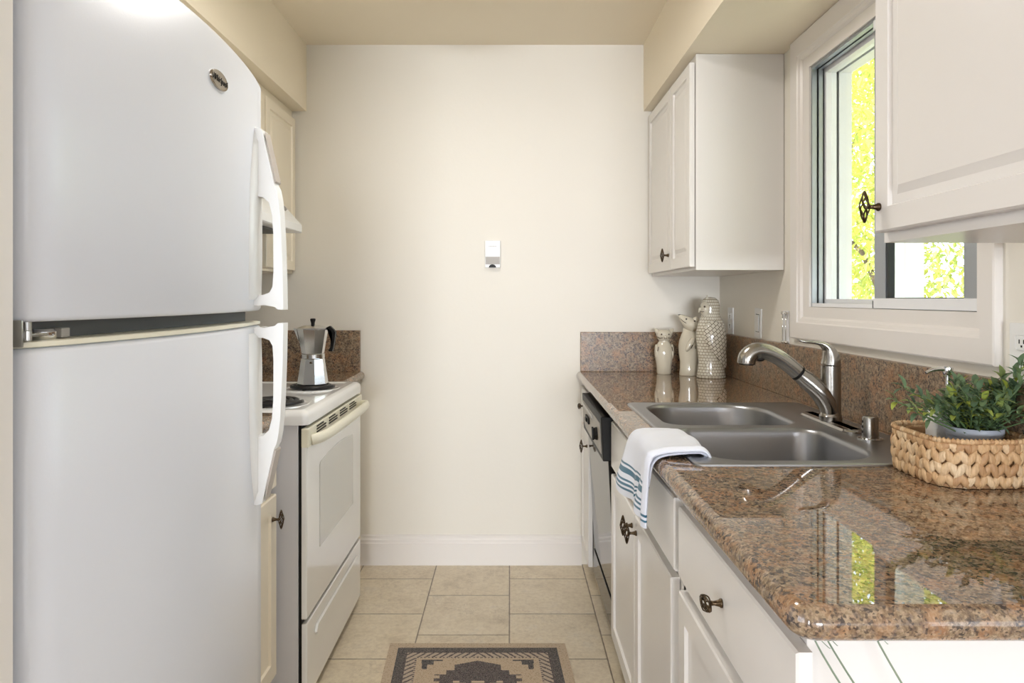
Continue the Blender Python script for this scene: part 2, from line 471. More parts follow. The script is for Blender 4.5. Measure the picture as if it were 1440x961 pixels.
# rear room (behind the camera) with a wide window
S('wall_rear', [(-3.1, -2.4, -18.1, -17.98, 0, H), (2.4, 3.1, -18.1, -17.98, 0, H), (-2.4, 2.4, -18.1, -17.98, 0, .25), (-2.4, 2.4, -18.1, -17.98, 2.3, H)], 'wallgrey')
S('wall_rear_left', [(-3.1, -3.0, -17.98, -4.6, 0, H), (-3.1, -3.0, -3.6, .62, 0, H), (-3.1, -3.0, -4.6, -3.6, 2.15, H)], 'wallgrey')
S('wall_rear_right', [(3.0, 3.1, -17.98, .58, 0, H)], 'wallgrey')
S('trim_soffit_right', [(.628, XR, .70, D, SZ, H)], 'soffit')
S('trim_soffit_left', [(XL, -.955, .772, D, SZ, H)], 'soffit')
# baseboard with two small steps at the top
def base_profile(x0, x1):
    bm = bmesh.new()
    pr = [(D, 0), (D-.014, 0), (D-.014, .102), (D-.011, .106), (D-.011, .118), (D-.006, .124), (D-.006, .136), (D, .14)]
    loft(bm, [[(x, y, z) for y, z in pr] for x in (x0, x1)])
    return bm
struct('baseboard_back', base_profile(-.70, .336), 'trim')
# rear window bars
w2 = thing('window_2', None, None, (0, -18.04, .25), kind='structure')
bm = bmesh.new()
for x in (-2.4, -.82, .76, 2.34): box(bm, x, x+.06, -18.07, -18.01, .25, 2.3)
box(bm, -2.4, 2.4, -18.07, -18.01, .25, .31); box(bm, -2.4, 2.4, -18.07, -18.01, 2.24, 2.3)
obj('window_frame', bm, 'trim', w2)

w3 = thing('window_3', None, None, (-3.05, -4.1, 0), kind='structure')  # unseen opening added so the sun bounces off the rear floor
bm = bmesh.new()
for y in (-4.6, -3.66): box(bm, -3.07, -3.03, y, y+.06, .0, 2.15)
box(bm, -3.07, -3.03, -4.6, -3.6, .001, .06); box(bm, -3.07, -3.03, -4.6, -3.6, 2.09, 2.15)
obj('window_frame', bm, 'trim', w3)
for nm, wx in (('fill_frame_left', -2.99), ('fill_frame_right', 2.99)):  # frames added around the side fill lights; the walls behind are solid
    w4 = thing(nm, None, None, (wx, -1.0, .3), kind='structure')
    obj('window_frame', R(wx-.009, wx+.009, (-2.05, .05, .25, 2.35), (-1.97, -.03, .33, 2.27)), 'trim', w4)
# ---- kitchen window
w1 = thing('window_1', None, None, (XR, 1.9, WZ0), kind='structure')
bm = bmesh.new()
O = (1.406, 2.43, 1.114, SZ-.002); I = (1.448, 2.374, 1.168, 2.066)
def L4(x, q): return [(x, q[0], q[2]), (x, q[1], q[2]), (x, q[1], q[3]), (x, q[0], q[3])]
I2 = (1.450, 2.352, 1.188, 2.046)
loft(bm, [L4(XR, O), L4(XR-.017, O), L4(XR-.019, (O[0]+.004, O[1]-.004, O[2]+.004, O[3]-.001)), L4(XR-.019, I), L4(XR-.015, (1.449, 2.370, 1.172, 2.062)), L4(XR-.013, (1.449, 2.358, 1.182, 2.052)), L4(XR-.007, I2), L4(XR, I2)], False, False)
obj('casing', bm, 'trim', w1)
I3 = (WY0+.006, 2.304, WZ0, WZ1)
obj('inner_casing_board', R(XR-.006, XR+.0, I2, I3), 'trim', w1)
bm = bmesh.new()
ring(bm, XR+.001, XR+.016, (WY0+.001, WY1-.001, WZ0+.001, WZ1-.001), (WY0+.012, WY1-.008, WZ0+.012, WZ1-.010))
ring(bm, XR+.021, XR+.034, (WY0+.001, WY1-.001, WZ0+.001, WZ1-.001), (WY0+.012, WY1-.012, WZ0+.012, WZ1-.012))
obj('aluminium_track', bm, 'alum', w1)
bm = bmesh.new()
ring(bm, XR+.016, XR+.021, (WY0+.001, WY1-.001, WZ0+.001, WZ1-.001), (WY0+.009, WY1-.004, WZ0+.009, WZ1-.006))
ring(bm, XR+.034, XR+.040, (WY0+.001, WY1-.001, WZ0+.001, WZ1-.001), (WY0+.01, WY1-.006, WZ0+.01, WZ1-.008))
ring(bm, XR+.076, XR+.082, (WY0+.001, WY1-.001, WZ0+.001, WZ1-.001), (WY0+.02, WY1-.018, WZ0+.02, WZ1-.018))
obj('track_gasket', bm, 'darkalum', w1)
obj('outer_sash', R(XR+.041, XR+.075, (WY0+.001, WY1-.001, WZ0+.001, WZ1-.001), (WY0+.03, WY1-.020, WZ0+.026, WZ1-.024)), 'vinyl', w1)
obj('outer_frame', R(XR+.083, XR+.124, (WY0+.001, WY1-.001, WZ0+.001, WZ1-.001), (WY0+.02, WY1-.021, WZ0+.024, WZ1-.026)), 'vinyl', w1)
bm = bmesh.new()
box(bm, XR+.057, XR+.060, WY0+.028, WY1-.018, WZ0+.024, WZ1-.022)
obj('pane', bm, 'glass', w1)
sash = obj('inner_sash', R(XR+.003, XR+.024, (1.484, 1.908, WZ0+.008, WZ1-.012), (1.532, 1.852, WZ0+.028, WZ1-.034)), 'alum', w1)
obj('interlock_gasket', R(XR+.0045, XR+.0225, (1.530, 1.854, WZ0+.026, WZ1-.032), (1.5345, 1.842, WZ0+.0305, WZ1-.036)), 'darkalum', w1)
bm = bmesh.new(); box(bm, XR+.012, XR+.015, 1.53, 1.845, WZ0+.027, WZ1-.033)
obj('sliding_pane', bm, 'glass', w1)
bm = bmesh.new(); box(bm, XR-.001, XR+.003, 1.9085, 1.911, WZ0+.002, WZ0+.022)
obj('interlock_strip', bm, 'darkalum', w1)
bm = bmesh.new(); box(bm, XR-.0005, XR+.0028, 1.478, 1.908, WZ0+.002, WZ0+.0285, bev=.001); box(bm, XR-.0005, XR+.0028, 1.478, 1.908, WZ1-.034, WZ1-.006, bev=.001)
obj('sash_rail', bm, 'vinyl', w1)
bm = bmesh.new(); box(bm, XR-.0005, XR+.0155, 1.912, WY1-.010, WZ0+.001, WZ0+.0125, bev=.001)
obj('sill_rail', bm, 'vinyl', w1)

# ------------------------------------------------------------------ outside
free('porch_post', B(1.50, 1.575, 2.675, 2.78, -.3, 3.2, bev=.004), 'vinyl', (1.53, 2.72, -.3), 'white square porch post standing outside the kitchen window', 'post')
bm = bmesh.new(); box(bm, 1.115, 40, -20, 40, -.5, -.3)
struct('ground', bm, 'ground')
def tree(name, base, blobs, nleaf, size, mat, label):
    t = thing(name, label, 'tree', base)
    b = Vector(base); bm = bmesh.new()
    top = max(c[2] for c, r in blobs)
    tr = [b, b+Vector((.05, .04, .8)), b+Vector((-.04, .1, 1.8)), Vector((b.x, b.y, top-.3))]
    tube(bm, tr, [.09, .07, .055, .02], 8)
    for c, r in blobs:
        c = Vector(c); s = b+Vector((0, 0, max(.5, (c.z-b.z)*.55)))
        tube(bm, [s, (s+c)/2+Vector((.05, -.05, .1)), c], [.04, .028, .01], 6)
    obj('trunk', bm, 'bark', t, True)
    bm = bmesh.new(); vol = sum(r[0]*r[1]*r[2] for c, r in blobs)
    for c, r in blobs:
        k = int(nleaf*r[0]*r[1]*r[2]/vol)
        for _ in range(k):
            d = Vector((random.gauss(0, 1), random.gauss(0, 1), random.gauss(0, 1))).normalized()
            q = random.random()**.45
            p = Vector(c)+Vector((d.x*r[0], d.y*r[1], d.z*r[2]))*q
            R3 = Matrix.Rotation(random.uniform(0, 2*PI), 3, 'Z') @ Matrix.Rotation(random.uniform(-1.2, 1.2), 3, 'X') @ Matrix.Rotation(random.uniform(-.6, .6), 3, 'Y')
            s = size*random.uniform(.6, 1.3)
            vs = [bm.verts.new(p+R3 @ Vector(v)) for v in ((0, 0, 0), (s*.24, s*.4, .12*s), (0, s, 0), (-s*.24, s*.4, .12*s))]
            bm.faces.new(vs)
    obj('foliage', bm, mat, t)
tree('tree', (3.9, 7.2, -.3), [((3.9, 7.2, 1.2), (1.0, 1.3, 1.3)), ((4.0, 7.0, 2.9), (1.2, 1.5, 1.3)), ((4.4, 8.0, 4.3), (1.5, 1.6, 1.3)), ((4.4, 8.0, 5.9), (1.4, 1.4, 1.2)), ((3.5, 7.9, 2.2), (.9, .9, 1.2))], 16000, .10, 'treeleaf', 'tree with yellow-green leaves seen through the far half of the window')
tree('tree', (4.8, 4.7, -.3), [((4.8, 4.6, 1.0), (1.1, .9, 1.2)), ((4.8, 4.7, 2.6), (1.2, 1.0, 1.2)), ((5.0, 4.4, 4.2), (1.2, 1.1, 1.2))], 13000, .10, 'treeleaf2', 'greener tree seen through the near pane behind the white post')
tree('tree', (5.0, 11.6, -.3), [((5.3, 11.6, 1.6), (1.7, 1.6, 1.8)), ((5.8, 11.6, 4.2), (2.0, 1.8, 1.6))], 5000, .18, 'treeleaf', 'distant pale tree behind the yellow-green tree outside')

# ------------------------------------------------------------------ counters
TZ = .907; BZ = .867
def counter(x0, x1, y0, y1, bull, rad, hole=None):
    """bull = exposed sides (x0,y0,x1,y1)"""
    bm = bmesh.new(); h = (TZ-BZ)/2; zc = (TZ+BZ)/2; w = .018
    loops = []; N = 8
    for k in range(N+1):
        a = PI*k/N; e = w*(1-math.sin(a)); z = zc-h*math.cos(a)
        ee = tuple(e*b for b in bull)
        rr = tuple(max(q-e, .001) if q else 0 for q in rad)
        loops.append([(x, y, z) for x, y in rrect(x0, x1, y0, y1, rr, ee)])
    Rr = loft(bm, loops, True, hole is None)
    if hole:
        hl = [bm.verts.new((x, y, TZ)) for x, y in hole]
        hb = [bm.verts.new((x, y, BZ)) for x, y in hole]
        face_ring(bm, Rr[-1], [hl])
        for i in range(len(hl)):
            j = (i+1) % len(hl); bm.faces.new((hl[i], hl[j], hb[j], hb[i]))
        bmesh.ops.delete(bm, geom=[f for f in bm.faces if len(f.verts) > 10], context='FACES_ONLY')
        face_ring(bm, Rr[0], [hb])
    return bm
CX = .313; CY = .775
SX0, SX1, SY0, SY1 = .378, .938, 1.437, 2.283
hole = rrect(SX0+.012, SX1-.012, SY0+.012, SY1-.012, .03)
wt = thing('worktop', 'speckled brown granite worktop with rounded edge holding the sink', 'worktop', (.65, 2.0, BZ))
obj('slab', counter(CX, XR-.001, CY, D-.001, (1, 1, 0, 0), (.035, 0, 0, 0), hole), 'granite', wt, 35)
obj('backsplash', B(XR-.021, XR-.001, CY, D-.001, TZ, 1.090, bev=.002), 'granite_splash', wt)
obj('backsplash', B(CX+.017, XR-.022, D-.021, D-.001, TZ, 1.092, bev=.002), 'granite_splash', wt)
wl = thing('worktop', 'brown granite worktop in the far left corner beyond the stove', 'worktop', (-1.0, 3.1, BZ))
obj('slab', counter(XL+.001, -.682, 2.885, D-.001, (0, 0, 1, 0), (0, 0, 0, 0)), 'granite', wl, 35)
obj('backsplash', B(XL+.022, -.70, D-.021, D-.001, TZ, 1.1, bev=.002), 'granite_splash', wl)
obj('backsplash', B(XL+.001, XL+.021, 2.885, D-.001, TZ, 1.1, bev=.002), 'granite_splash', wl)
wm = thing('worktop', 'short granite worktop between fridge and stove', 'worktop', (-1.0, 1.8, BZ))
obj('slab', counter(XL+.001, -.682, 1.60, 2.113, (0, 0, 1, 0), (0, 0, 0, 0)), 'granite', wm, 35)
obj('backsplash', B(XL+.001, XL+.021, 1.60, 2.113, TZ, 1.1, bev=.002), 'granite_splash', wm)

# ------------------------------------------------------------------ right base cabinets
FX = .336; CB = FX+.0205
def carcass(bm, y0, y1, x0=CB, x1=XR-.002, top=BZ-.001):
    box(bm, x0, x1, y0, y1, .10, top)
    box(bm, x0+.06, x1, y0+.001, y1-.001, .001, .10)
cab = thing('base_cabinet', 'white base cabinet with one drawer at the near end of the worktop', 'cabinet', (.66, 1.13, 0))
bm = bmesh.new(); carcass(bm, .845, 1.425); obj('body', bm, 'cab', cab)
bm = bmesh.new(); panel_door(bm, .825, 1.405, .695, .836, FX, -1, stile=0); d = obj('drawer', bm, 'cab', cab)
knob('rh', (FX, 1.115, .768), d)
bm = bmesh.new(); panel_door(bm, .825, 1.405, .13, .668, FX, -1); d = obj('door', bm, 'cab', cab)
cab = thing('sink_cabinet', 'white sink cabinet with two doors and a false drawer front', 'cabinet', (.66, 1.9, 0))
bm = bmesh.new()
box(bm, CB, CB+.02, 1.426, 2.345, .10, BZ-.001); box(bm, CB, XR-.002, 1.426, 1.44, .10, BZ-.001); box(bm, CB, XR-.002, 2.331, 2.345, .10, BZ-.001)
box(bm, CB, XR-.002, 1.44, 2.331, .10, .115); box(bm, CB+.06, XR-.002, 1.43, 2.34, .001, .10)
obj('body', bm, 'cab', cab)
bm = bmesh.new(); panel_door(bm, 1.442, 2.336, .692, .842, FX, -1, stile=0); obj('false_drawer_front', bm, 'cab', cab)
bm = bmesh.new(); panel_door(bm, 1.470, 1.896, .13, .668, FX, -1); d = obj('door', bm, 'cab', cab); knob('rv', (FX, 1.868, .627), d)
bm = bmesh.new(); panel_door(bm, 1.902, 2.336, .13, .668, FX, -1); d = obj('door', bm, 'cab', cab); knob('rv', (FX, 1.932, .627), d)
cab = thing('base_cabinet', 'narrow cream base cabinet between dishwasher and far wall', 'cabinet', (.66, 3.14, 0))
bm = bmesh.new(); carcass(bm, 2.972, D-.016); obj('body', bm, 'cab', cab)
bm = bmesh.new(); panel_door(bm, 2.985, 3.28, .695, .842, FX-.004, -1, stile=0); d = obj('drawer', bm, 'cab', cab); knob('rh', (FX-.004, 3.10, .775), d)
bm = bmesh.new(); panel_door(bm, 2.985, 3.28, .11, .668, FX-.004, -1); d = obj('door', bm, 'cab', cab); knob('rv', (FX-.004, 3.02, .615), d)

# ------------------------------------------------------------------ dishwasher
dw = thing('dishwasher', 'black glossy dishwasher with grey control panel set under the worktop', 'dishwasher', (.66, 2.66, 0))
def tilt(x, y, z): return (x + (.85-z)*.052, y, z)
obj('body', B(.40, XR-.005, 2.36, 2.962, .102, .862), 'black', dw)
obj('door', B(.322, .352, 2.358, 2.964, .205, .703, bev=.003, fn=tilt), 'gloss_black', dw)
bm = bmesh.new()
obj('door_edge', B(.3515, .398, 2.359, 2.963, .205, .85, bev=.002, fn=lambda x, y, z: (x+(.85-z)*.05 if x < .37 else x, y, z)), 'black', dw)
cp = obj('control_panel', B(.304, .3505, 2.357, 2.965, .703, .852, bev=.004, fn=tilt), 'black', dw)
# grey facia with a curved lower edge
bm = bmesh.new()
pl = [(2.385, .722), (2.385, .826), (2.93, .826), (2.945, .812), (2.945, .765), (2.92, .738), (2.87, .724), (2.7, .722)]
extr(bm, pl, lambda a, b, d: tilt(d, a, b), .3025, .3055)
obj('facia', bm, 'greyplastic', cp, label='grey facia of the dishwasher panel')
bm = bmesh.new()
tube(bm, [tilt(.3025, 2.475, .775), tilt(.293, 2.475, .775), tilt(.29, 2.475, .775)], [.024, .021, .017], 20)
box(bm, .284, .291, 2.471, 2.479, .752, .798, bev=.001, fn=tilt)
obj('dial', bm, 'black', cp, 40)
bm = bmesh.new(); box(bm, .296, .3025, 2.70, 2.80, .765, .79, bev=.006, fn=tilt); box(bm, .290, .297, 2.73, 2.77, .770, .785, bev=.003, fn=tilt)
obj('latch', bm, 'black', cp)
bm = bmesh.new(); box(bm, .2995, .3025, 2.60, 2.90, .806, .82, bev=.001, fn=tilt); obj('trim_strip', bm, 'steel', cp)
obj('kick_panel', B(.352, .37, 2.36, 2.962, .10, .198, bev=.002), 'gloss_black', dw)
obj('toe_base', B(.385, .40, 2.362, 2.96, .001, .101), 'black', dw)

# ------------------------------------------------------------------ upper cabinets
def upper(label, y0, y1, xb, xw, s, z0, z1, doors, mat, name='wall_cabinet', raised=True):
    c = thing(name, label, 'cabinet', ((xb+xw)/2, (y0+y1)/2, z0))
    bm = bmesh.new(); box(bm, min(xb, xw), max(xb, xw), y0, y1, z0, z1)
    obj('body', bm, mat, c)
    out = []
    for (a, b, c0, c1) in doors:
        bm = bmesh.new(); panel_door(bm, a, b, c0, c1, xb+s*.0215, s, stile=.042, raised=raised)
        out.append(obj('door', bm, mat, c))
    return c, out
UX = .668
c, ds = upper('white wall cabinet hanging above the owl figurines beside the window', 2.526, D-.002, UX, XR-.002, -1, 1.352, SZ-.001, [(2.536, 2.832, 1.364, 2.10), (2.838, 3.285, 1.364, 2.10)], 'cab')
knob('rv', (UX-.0215, 2.868, 1.425), ds[1])
c, ds = upper('large white wall cabinet overhanging the near end of the window', .79, 1.256, UX, XR-.002, -1, 1.350, SZ-.001, [(.80, 1.248, 1.367, 2.10)], 'cab')
knob('rv', (UX-.0215, 1.232, 1.411), ds[0])
UL = -1.022
c, ds = upper('cream wall cabinet in the far left corner under the soffit', 2.886, D-.002, UL, XL+.002, 1, 1.365, SZ-.001, [(2.896, 3.285, 1.378, 2.085)], 'cabcream')
c, ds = upper('short cream wall cabinet above the range hood', 2.113, 2.884, UL, XL+.002, 1, 1.665, SZ-.001, [(2.123, 2.495, 1.68, 2.085), (2.501, 2.874, 1.68, 2.085)], 'cabcream')
c, ds = upper('cream wall cabinet between range hood and fridge', 1.60, 2.111, UL, XL+.002, 1, 1.365, SZ-.001, [(1.61, 2.10, 1.378, 2.085)], 'cabcream')
c, ds = upper('cream wall cabinet above the fridge', .78, 1.598, UL, XL+.002, 1, 1.79, SZ-.001, [(.79, 1.185, 1.80, 2.085), (1.19, 1.588, 1.80, 2.085)], 'cabcream')
# left base cabinets
LX = -.695
cab = thing('base_cabinet', 'cream base cabinet squeezed between fridge and stove', 'cabinet', (-1.0, 1.85, 0))
bm = bmesh.new(); box(bm, XL+.002, LX-.021, 1.60, 2.11, .10, BZ-.001); box(bm, XL+.002, LX-.08, 1.601, 2.109, .001, .10); obj('body', bm, 'cabcream', cab)
bm = bmesh.new(); panel_door(bm, 1.62, 2.098, .13, .668, LX, 1, stile=.048); d = obj('door', bm, 'cabcream', cab); knob('lv', (LX, 2.06, .603), d)
bm = bmesh.new(); panel_door(bm, 1.62, 2.098, .69, .842, LX, 1, stile=0); d = obj('drawer', bm, 'cabcream', cab)
cab = thing('base_cabinet', 'cream base cabinet in the corner beyond the stove', 'cabinet', (-1.0, 3.1, 0))
bm = bmesh.new(); box(bm, XL+.002, LX-.021, 2.886, D-.016, .10, BZ-.001); box(bm, XL+.002, LX-.08, 2.887, D-.017, .001, .10); obj('body', bm, 'cabcream', cab)
bm = bmesh.new(); panel_door(bm, 2.90, 3.275, .13, .668, LX, 1); d = obj('door', bm, 'cabcream', cab)
bm = bmesh.new(); panel_door(bm, 2.90, 3.275, .69, .842, LX, 1, stile=0); d = obj('drawer', bm, 'cabcream', cab)

# ------------------------------------------------------------------ range hood
hd = thing('range_hood', 'white slanted range hood fixed above the stove', 'range hood', (-1.1, 2.5, 1.516))
bm = bmesh.new()
pr = [(XL+.003, 1.516), (-.855, 1.516), (-.85, 1.52), (-.85, 1.548), (-.945, 1.655), (-.955, 1.662), (XL+.003, 1.662)]
loft(bm, [[(x, y, z) for x, z in pr] for y in (2.118, 2.878)])
obj('shell', bm, 'whiteplastic', hd)
obj('filter', B(-1.25, -.9, 2.18, 2.82, 1.508, 1.5155), 'gap', hd)
for yy in (2.76, 2.80):
    bm = bmesh.new(); tube(bm, [(-.905, yy, 1.602), (-.893, yy, 1.612)], .011, 14); obj('control_button', bm, 'greyplastic', hd, 40)

# ------------------------------------------------------------------ stove
st = thing('stove', 'white electric coil stove with oven door and storage drawer', 'stove', (-.97, 2.5, 0))
SY_0, SY_1 = 2.118, 2.882; SF = -.611
obj('body', B(XL+.01, -.637, SY_0, SY_1, .03, .872), 'stoveside', st)
obj('inner_gap', B(-.6368, -.6283, SY_0+.006, SY_1-.006, .04, .872), 'black', st)
# cooktop with turned-down lip
bm = bmesh.new()
def CT(e, z): return [(x, y, z) for x, y in rrect(XL+.01, SF+.004, SY_0-.003, SY_1, .02, (e,)*4, 5)]
loft(bm, [CT(.012, .866), CT(.0, .868), CT(0, .893), CT(.003, .903), CT(.010, .909), CT(.022, .912), CT(.045, .912), CT(.052, .909)])
obj('cooktop', bm, 'enamel2', st, 50)
def burner(cx, cy, r):
    z = .909
    bm = bmesh.new()
    lathe(bm, [(r+.022, z), (r+.021, z+.004), (r+.014, z+.005), (r+.008, z+.002), (r*.5, z+.001), (.0, z+.0008)], (cx, cy, 0), 40, caps=False)
    p = obj('drip_pan', bm, 'black' if False else 'enamel2', st, 40)
    bm = bmesh.new(); n = 150; turns = 4
    pts = [(cx+(.016+(r-.016)*i/n)*math.cos(2*PI*turns*i/n), cy+(.016+(r-.016)*i/n)*math.sin(2*PI*turns*i/n), z+.012) for i in range(n+1)]
    tube(bm, pts, .0062, 8)
    for k in range(3):
        a = k*2*PI/3+.4
        box(bm, cx-.001, cx+.001, cy-.001, cy+.001, z, z+.001)
        tube(bm, [(cx, cy, z+.004), (cx+r*math.cos(a), cy+r*math.sin(a), z+.004)], .003, 6)
    obj('burner_coil', bm, 'rubber', st, True)
burner(-.745, 2.65, .082); burner(-.755, 2.255, .09); burner(-1.06, 2.65, .09); burner(-1.06, 2.255, .072)
bg = obj('backguard', B(XL+.003, XL+.06, SY_0, SY_1, .909, 1.05, bev=.008), 'enamel2', st)
for k in range(5):
    bm = bmesh.new(); y = 2.2+.15*k; tube(bm, [(XL+.058, y, .985), (XL+.075, y, .985), (XL+.08, y, .985)], [.02, .019, .015], 16); obj('control_knob', bm, 'black', bg, 40)
# oven door
od = obj('oven_door', B(-.628, SF, SY_0, SY_1-.002, .282, .805, bev=.004), 'enamel2', st)
bm = bmesh.new(); extr(bm, [(2.262, .452), (2.738, .452), (2.738, .716), (2.728, .724), (2.62, .734), (2.5, .738), (2.38, .734), (2.272, .724), (2.262, .716)], lambda a, b, d: (d, a, b), SF-.004, SF+.0012)
obj('oven_window', bm, 'ovenglass', od, label='grey glass oven window with arched top')
tp = obj('door_trim', B(-.628, SF+.006, SY_0-.001, SY_1-.002, .800, .858, bev=.004), 'creamplastic', st, label='cream plastic strip across the top of the oven door')
bm = bmesh.new()
for g in range(4):
    for r in range(3):
        y0 = 2.20+.15*g+.005; L = .11 if r else .08
        z = .850-.009*r - .00*(g-1.5)
        box(bm, SF+.0050, SF+.0078, y0, y0+L, z-.0022, z+.0018)
obj('vent_slots', bm, 'black', tp)
bm = bmesh.new()
hp = [(SF+.004, 2.150, .818), (SF+.024, 2.162, .822), (SF+.040, 2.195, .826), (SF+.050, 2.30, .830), (SF+.054, 2.5, .832), (SF+.050, 2.70, .830), (SF+.040, 2.81, .826), (SF+.024, 2.846, .822), (SF+.004, 2.858, .818)]
hp = smoothpath(hp, 5)
tube(bm, hp, [(.017, .010)]*len(hp), 14)
obj('handle', bm, 'creamplastic', od, True, label='cream bowed bar handle')
dr = obj('storage_drawer', B(-.628, SF, SY_0+.002, SY_1-.004, .035, .268, bev=.004), 'enamel2', st)
bm = bmesh.new()
extr(bm, [(2.20, .205), (2.22, .190), (2.80, .190), (2.82, .205), (2.80, .226), (2.22, .226)], lambda a, b, d: (d, a, b), SF-.001, SF+.007)
bmesh.ops.bevel(bm, geom=list(bm.edges), offset=.003, segments=2, affect='EDGES')
obj('drawer_grip', bm, 'enamel2', dr)

# ------------------------------------------------------------------ fridge
fr = thing('refrigerator', 'tall white top-freezer refrigerator with bowed doors and long handles', 'refrigerator', (-.95, 1.18, 0))
FY0, FY1 = .80, 1.56
obj('body', B(XL+.03, -.628, FY0+.003, FY1-.003, .02, 1.715, bev=.006), 'enamel', fr)
def door_loop(z, e):
    out = []; n = 26; yc = (FY0+FY1)/2; hw = (FY1-FY0)/2
    xb = -.622
    pts = []
    for k in range(n+1):
        t = -1+2*k/n; pts.append((-.549+.034*(1-t*t)-e, yc+t*(hw-e)))
    # rounded vertical edges
    r = .014
    a, b = pts[0], pts[-1]
    L = [(xb, a[1])] + [(a[0]-r, a[1]), (a[0]-r*.35, a[1]+r*.08), (a[0]-r*.05, a[1]+r*.45)] + pts[2:-2] + [(b[0]-r*.05, b[1]-r*.45), (b[0]-r*.35, b[1]-r*.08), (b[0]-r, b[1])] + [(xb, b[1])]
    return [(x, y, z) for x, y in L]
def fdoor(z0, z1):
    bm = bmesh.new()
    loft(bm, [door_loop(z0, .006), door_loop(z0+.0015, .002), door_loop(z0+.006, 0), door_loop(z1-.008, 0), door_loop(z1-.002, .003), door_loop(z1, .009)])
    return bm
fz = obj('freezer_door', fdoor(1.224, 1.722), 'enamel', fr, 50)
fd = obj('fridge_door', fdoor(.10, 1.1935), 'enamel', fr, 50)
bm = bmesh.new(); loft(bm, [door_loop(1.1936, .006), door_loop(1.195, .001), door_loop(1.2005, .001), door_loop(1.2015, .006)])
obj('door_cap', bm, 'creamplastic', fd, 50, label='cream cap strip along the top of the lower door')
obj('gasket', B(-.6215, -.575, FY0+.02, FY1-.03, 1.2016, 1.2225), 'gap', fr)
bm = bmesh.new(); loft(bm, [door_loop(1.722, .012), door_loop(1.726, .014)]); obj('door_cap', bm, 'creamplastic', fz, 50)
obj('kick_grille', B(-.64, -.60, FY0+.01, FY1-.01, .02, .095), 'gap', fr)
def surfX(y): t = (y-1.18)/.38; return -.549+.034*(1-t*t)
def handle(zf, sgn, par):
    """zf: z at the door gap end, sgn +1 = rises (freezer), -1 = drops (lower door)"""
    XS = surfX(1.50)
    def Z(q): return zf+sgn*q
    # outline in (protrusion, distance from the gap end)
    out = [(.0, .378), (.014, .382), (.024, .378), (.032, .340), (.040, .305), (.048, .268), (.0495, .262),
           (.0535, .255), (.058, .232), (.0615, .20), (.064, .15), (.0665, .08), (.068, .0),
           (.056, .0), (.050, .006), (.040, .0075), (.028, .010), (.018, .008), (0, .010),
           (0, .030), (.026, .031), (.039, .036), (.0455, .048), (.0475, .08), (.0470, .16), (.0445, .20), (.038, .225), (.026, .236), (.0, .240)]
    bm = bmesh.new()
    # prism, tapering a little outwards
    def fn(p, q, d): return (XS-.004+p, 1.492+d*(1-.25*p/.07), Z(q))
    Rh = loft(bm, [[fn(p, q, d) for p, q in out] for d in (-.020, .020)], False, False)
    tris = tessellate_polygon([[Vector((p, q, 0)) for p, q in out]])
    for row in Rh:
        for t3 in tris: bm.faces.new([row[i] for i in t3])
    bmesh.ops.dissolve_limit(bm, angle_limit=.01, verts=[], edges=[e for e in bm.edges if len(e.link_faces) == 2 and all(len(f.verts) == 3 for f in e.link_faces)])
    h = obj('handle', bm, 'whiteplastic', par, 40, label='long white plastic door handle')
    bv_ = h.modifiers.new('b', 'BEVEL'); bv_.width = .0022; bv_.segments = 3; bv_.limit_method = 'ANGLE'; bv_.angle_limit = math.radians(50)
    # flared skirt on the door surface
    bm = bmesh.new()
    sk = [(1.478, .385), (1.456, .335), (1.438, .27), (1.428, .18), (1.426, .02), (1.52, .02), (1.535, .10), (1.535, .24), (1.522, .34), (1.505, .385)]
    def fs(y, q, d): return (surfX(y)+d, y, Z(q))
    cy = sum(a for a, b in sk)/len(sk); cq = sum(b for a, b in sk)/len(sk)
    lo = [[fs(a, b, -.002) for a, b in sk], [fs(cy+(a-cy)*.95, cq+(b-cq)*.99, .003) for a, b in sk], [fs(cy+(a-cy)*.62, cq+(b-cq)*.96, .0085) for a, b in sk]]
    loft(bm, lo)
    obj('handle_skirt', bm, 'whiteplastic', h, 60)
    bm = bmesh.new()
    pl = [(.0255, .374), (.0335, .340), (.0415, .305), (.049, .270), (.0455, .266), (.038, .30), (.03, .335)]  # thin strip carrying the edge shade in its colour
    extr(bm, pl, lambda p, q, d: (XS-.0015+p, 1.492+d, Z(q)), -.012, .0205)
    obj('handle_shade_strip', bm, 'shadowplastic', h, label='taupe strip standing in for the shaded handle edge')
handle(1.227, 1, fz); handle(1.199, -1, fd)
# badge
by, bz = 1.246, 1.637; bx = surfX(by)
nrm = Vector((1, 2*.034*(by-1.18)/.38/.38, 0)).normalized(); tg = Vector((-nrm.y, nrm.x, 0))
bm = bmesh.new()
cc = Vector((bx, by, bz))
def BL(sc_, d, n=36):
    return [cc+nrm*d+tg*(math.cos(2*PI*k/n)*.0385*sc_)+Vector((0, 0, math.sin(2*PI*k/n)*.0165*sc_)) for k in range(n)]
loft(bm, [BL(1, -.001), BL(1, .002), BL(.96, .0035), BL(.86, .0028), BL(.5, .0035), BL(.1, .0038)])
bd = obj('badge', bm, 'badge', fz, 50, label='small oval pewter badge on the freezer door')
cu = bpy.data.curves.new('badge_text', 'FONT'); cu.body = 'Whirlpool'; cu.size = .0155; cu.align_x = 'CENTER'; cu.align_y = 'CENTER'; cu.extrude = .0003; cu.shear = .3
to = bpy.data.objects.new('tmp_text', cu); C.objects.link(to)
dg = bpy.context.evaluated_depsgraph_get(); me = bpy.data.meshes.new_from_object(to.evaluated_get(dg))
bpy.data.objects.remove(to)
Mx = Matrix((( tg.x, 0, nrm.x, 0), (tg.y, 0, nrm.y, 0), (0, 1, 0, 0), (0, 0, 0, 1)))
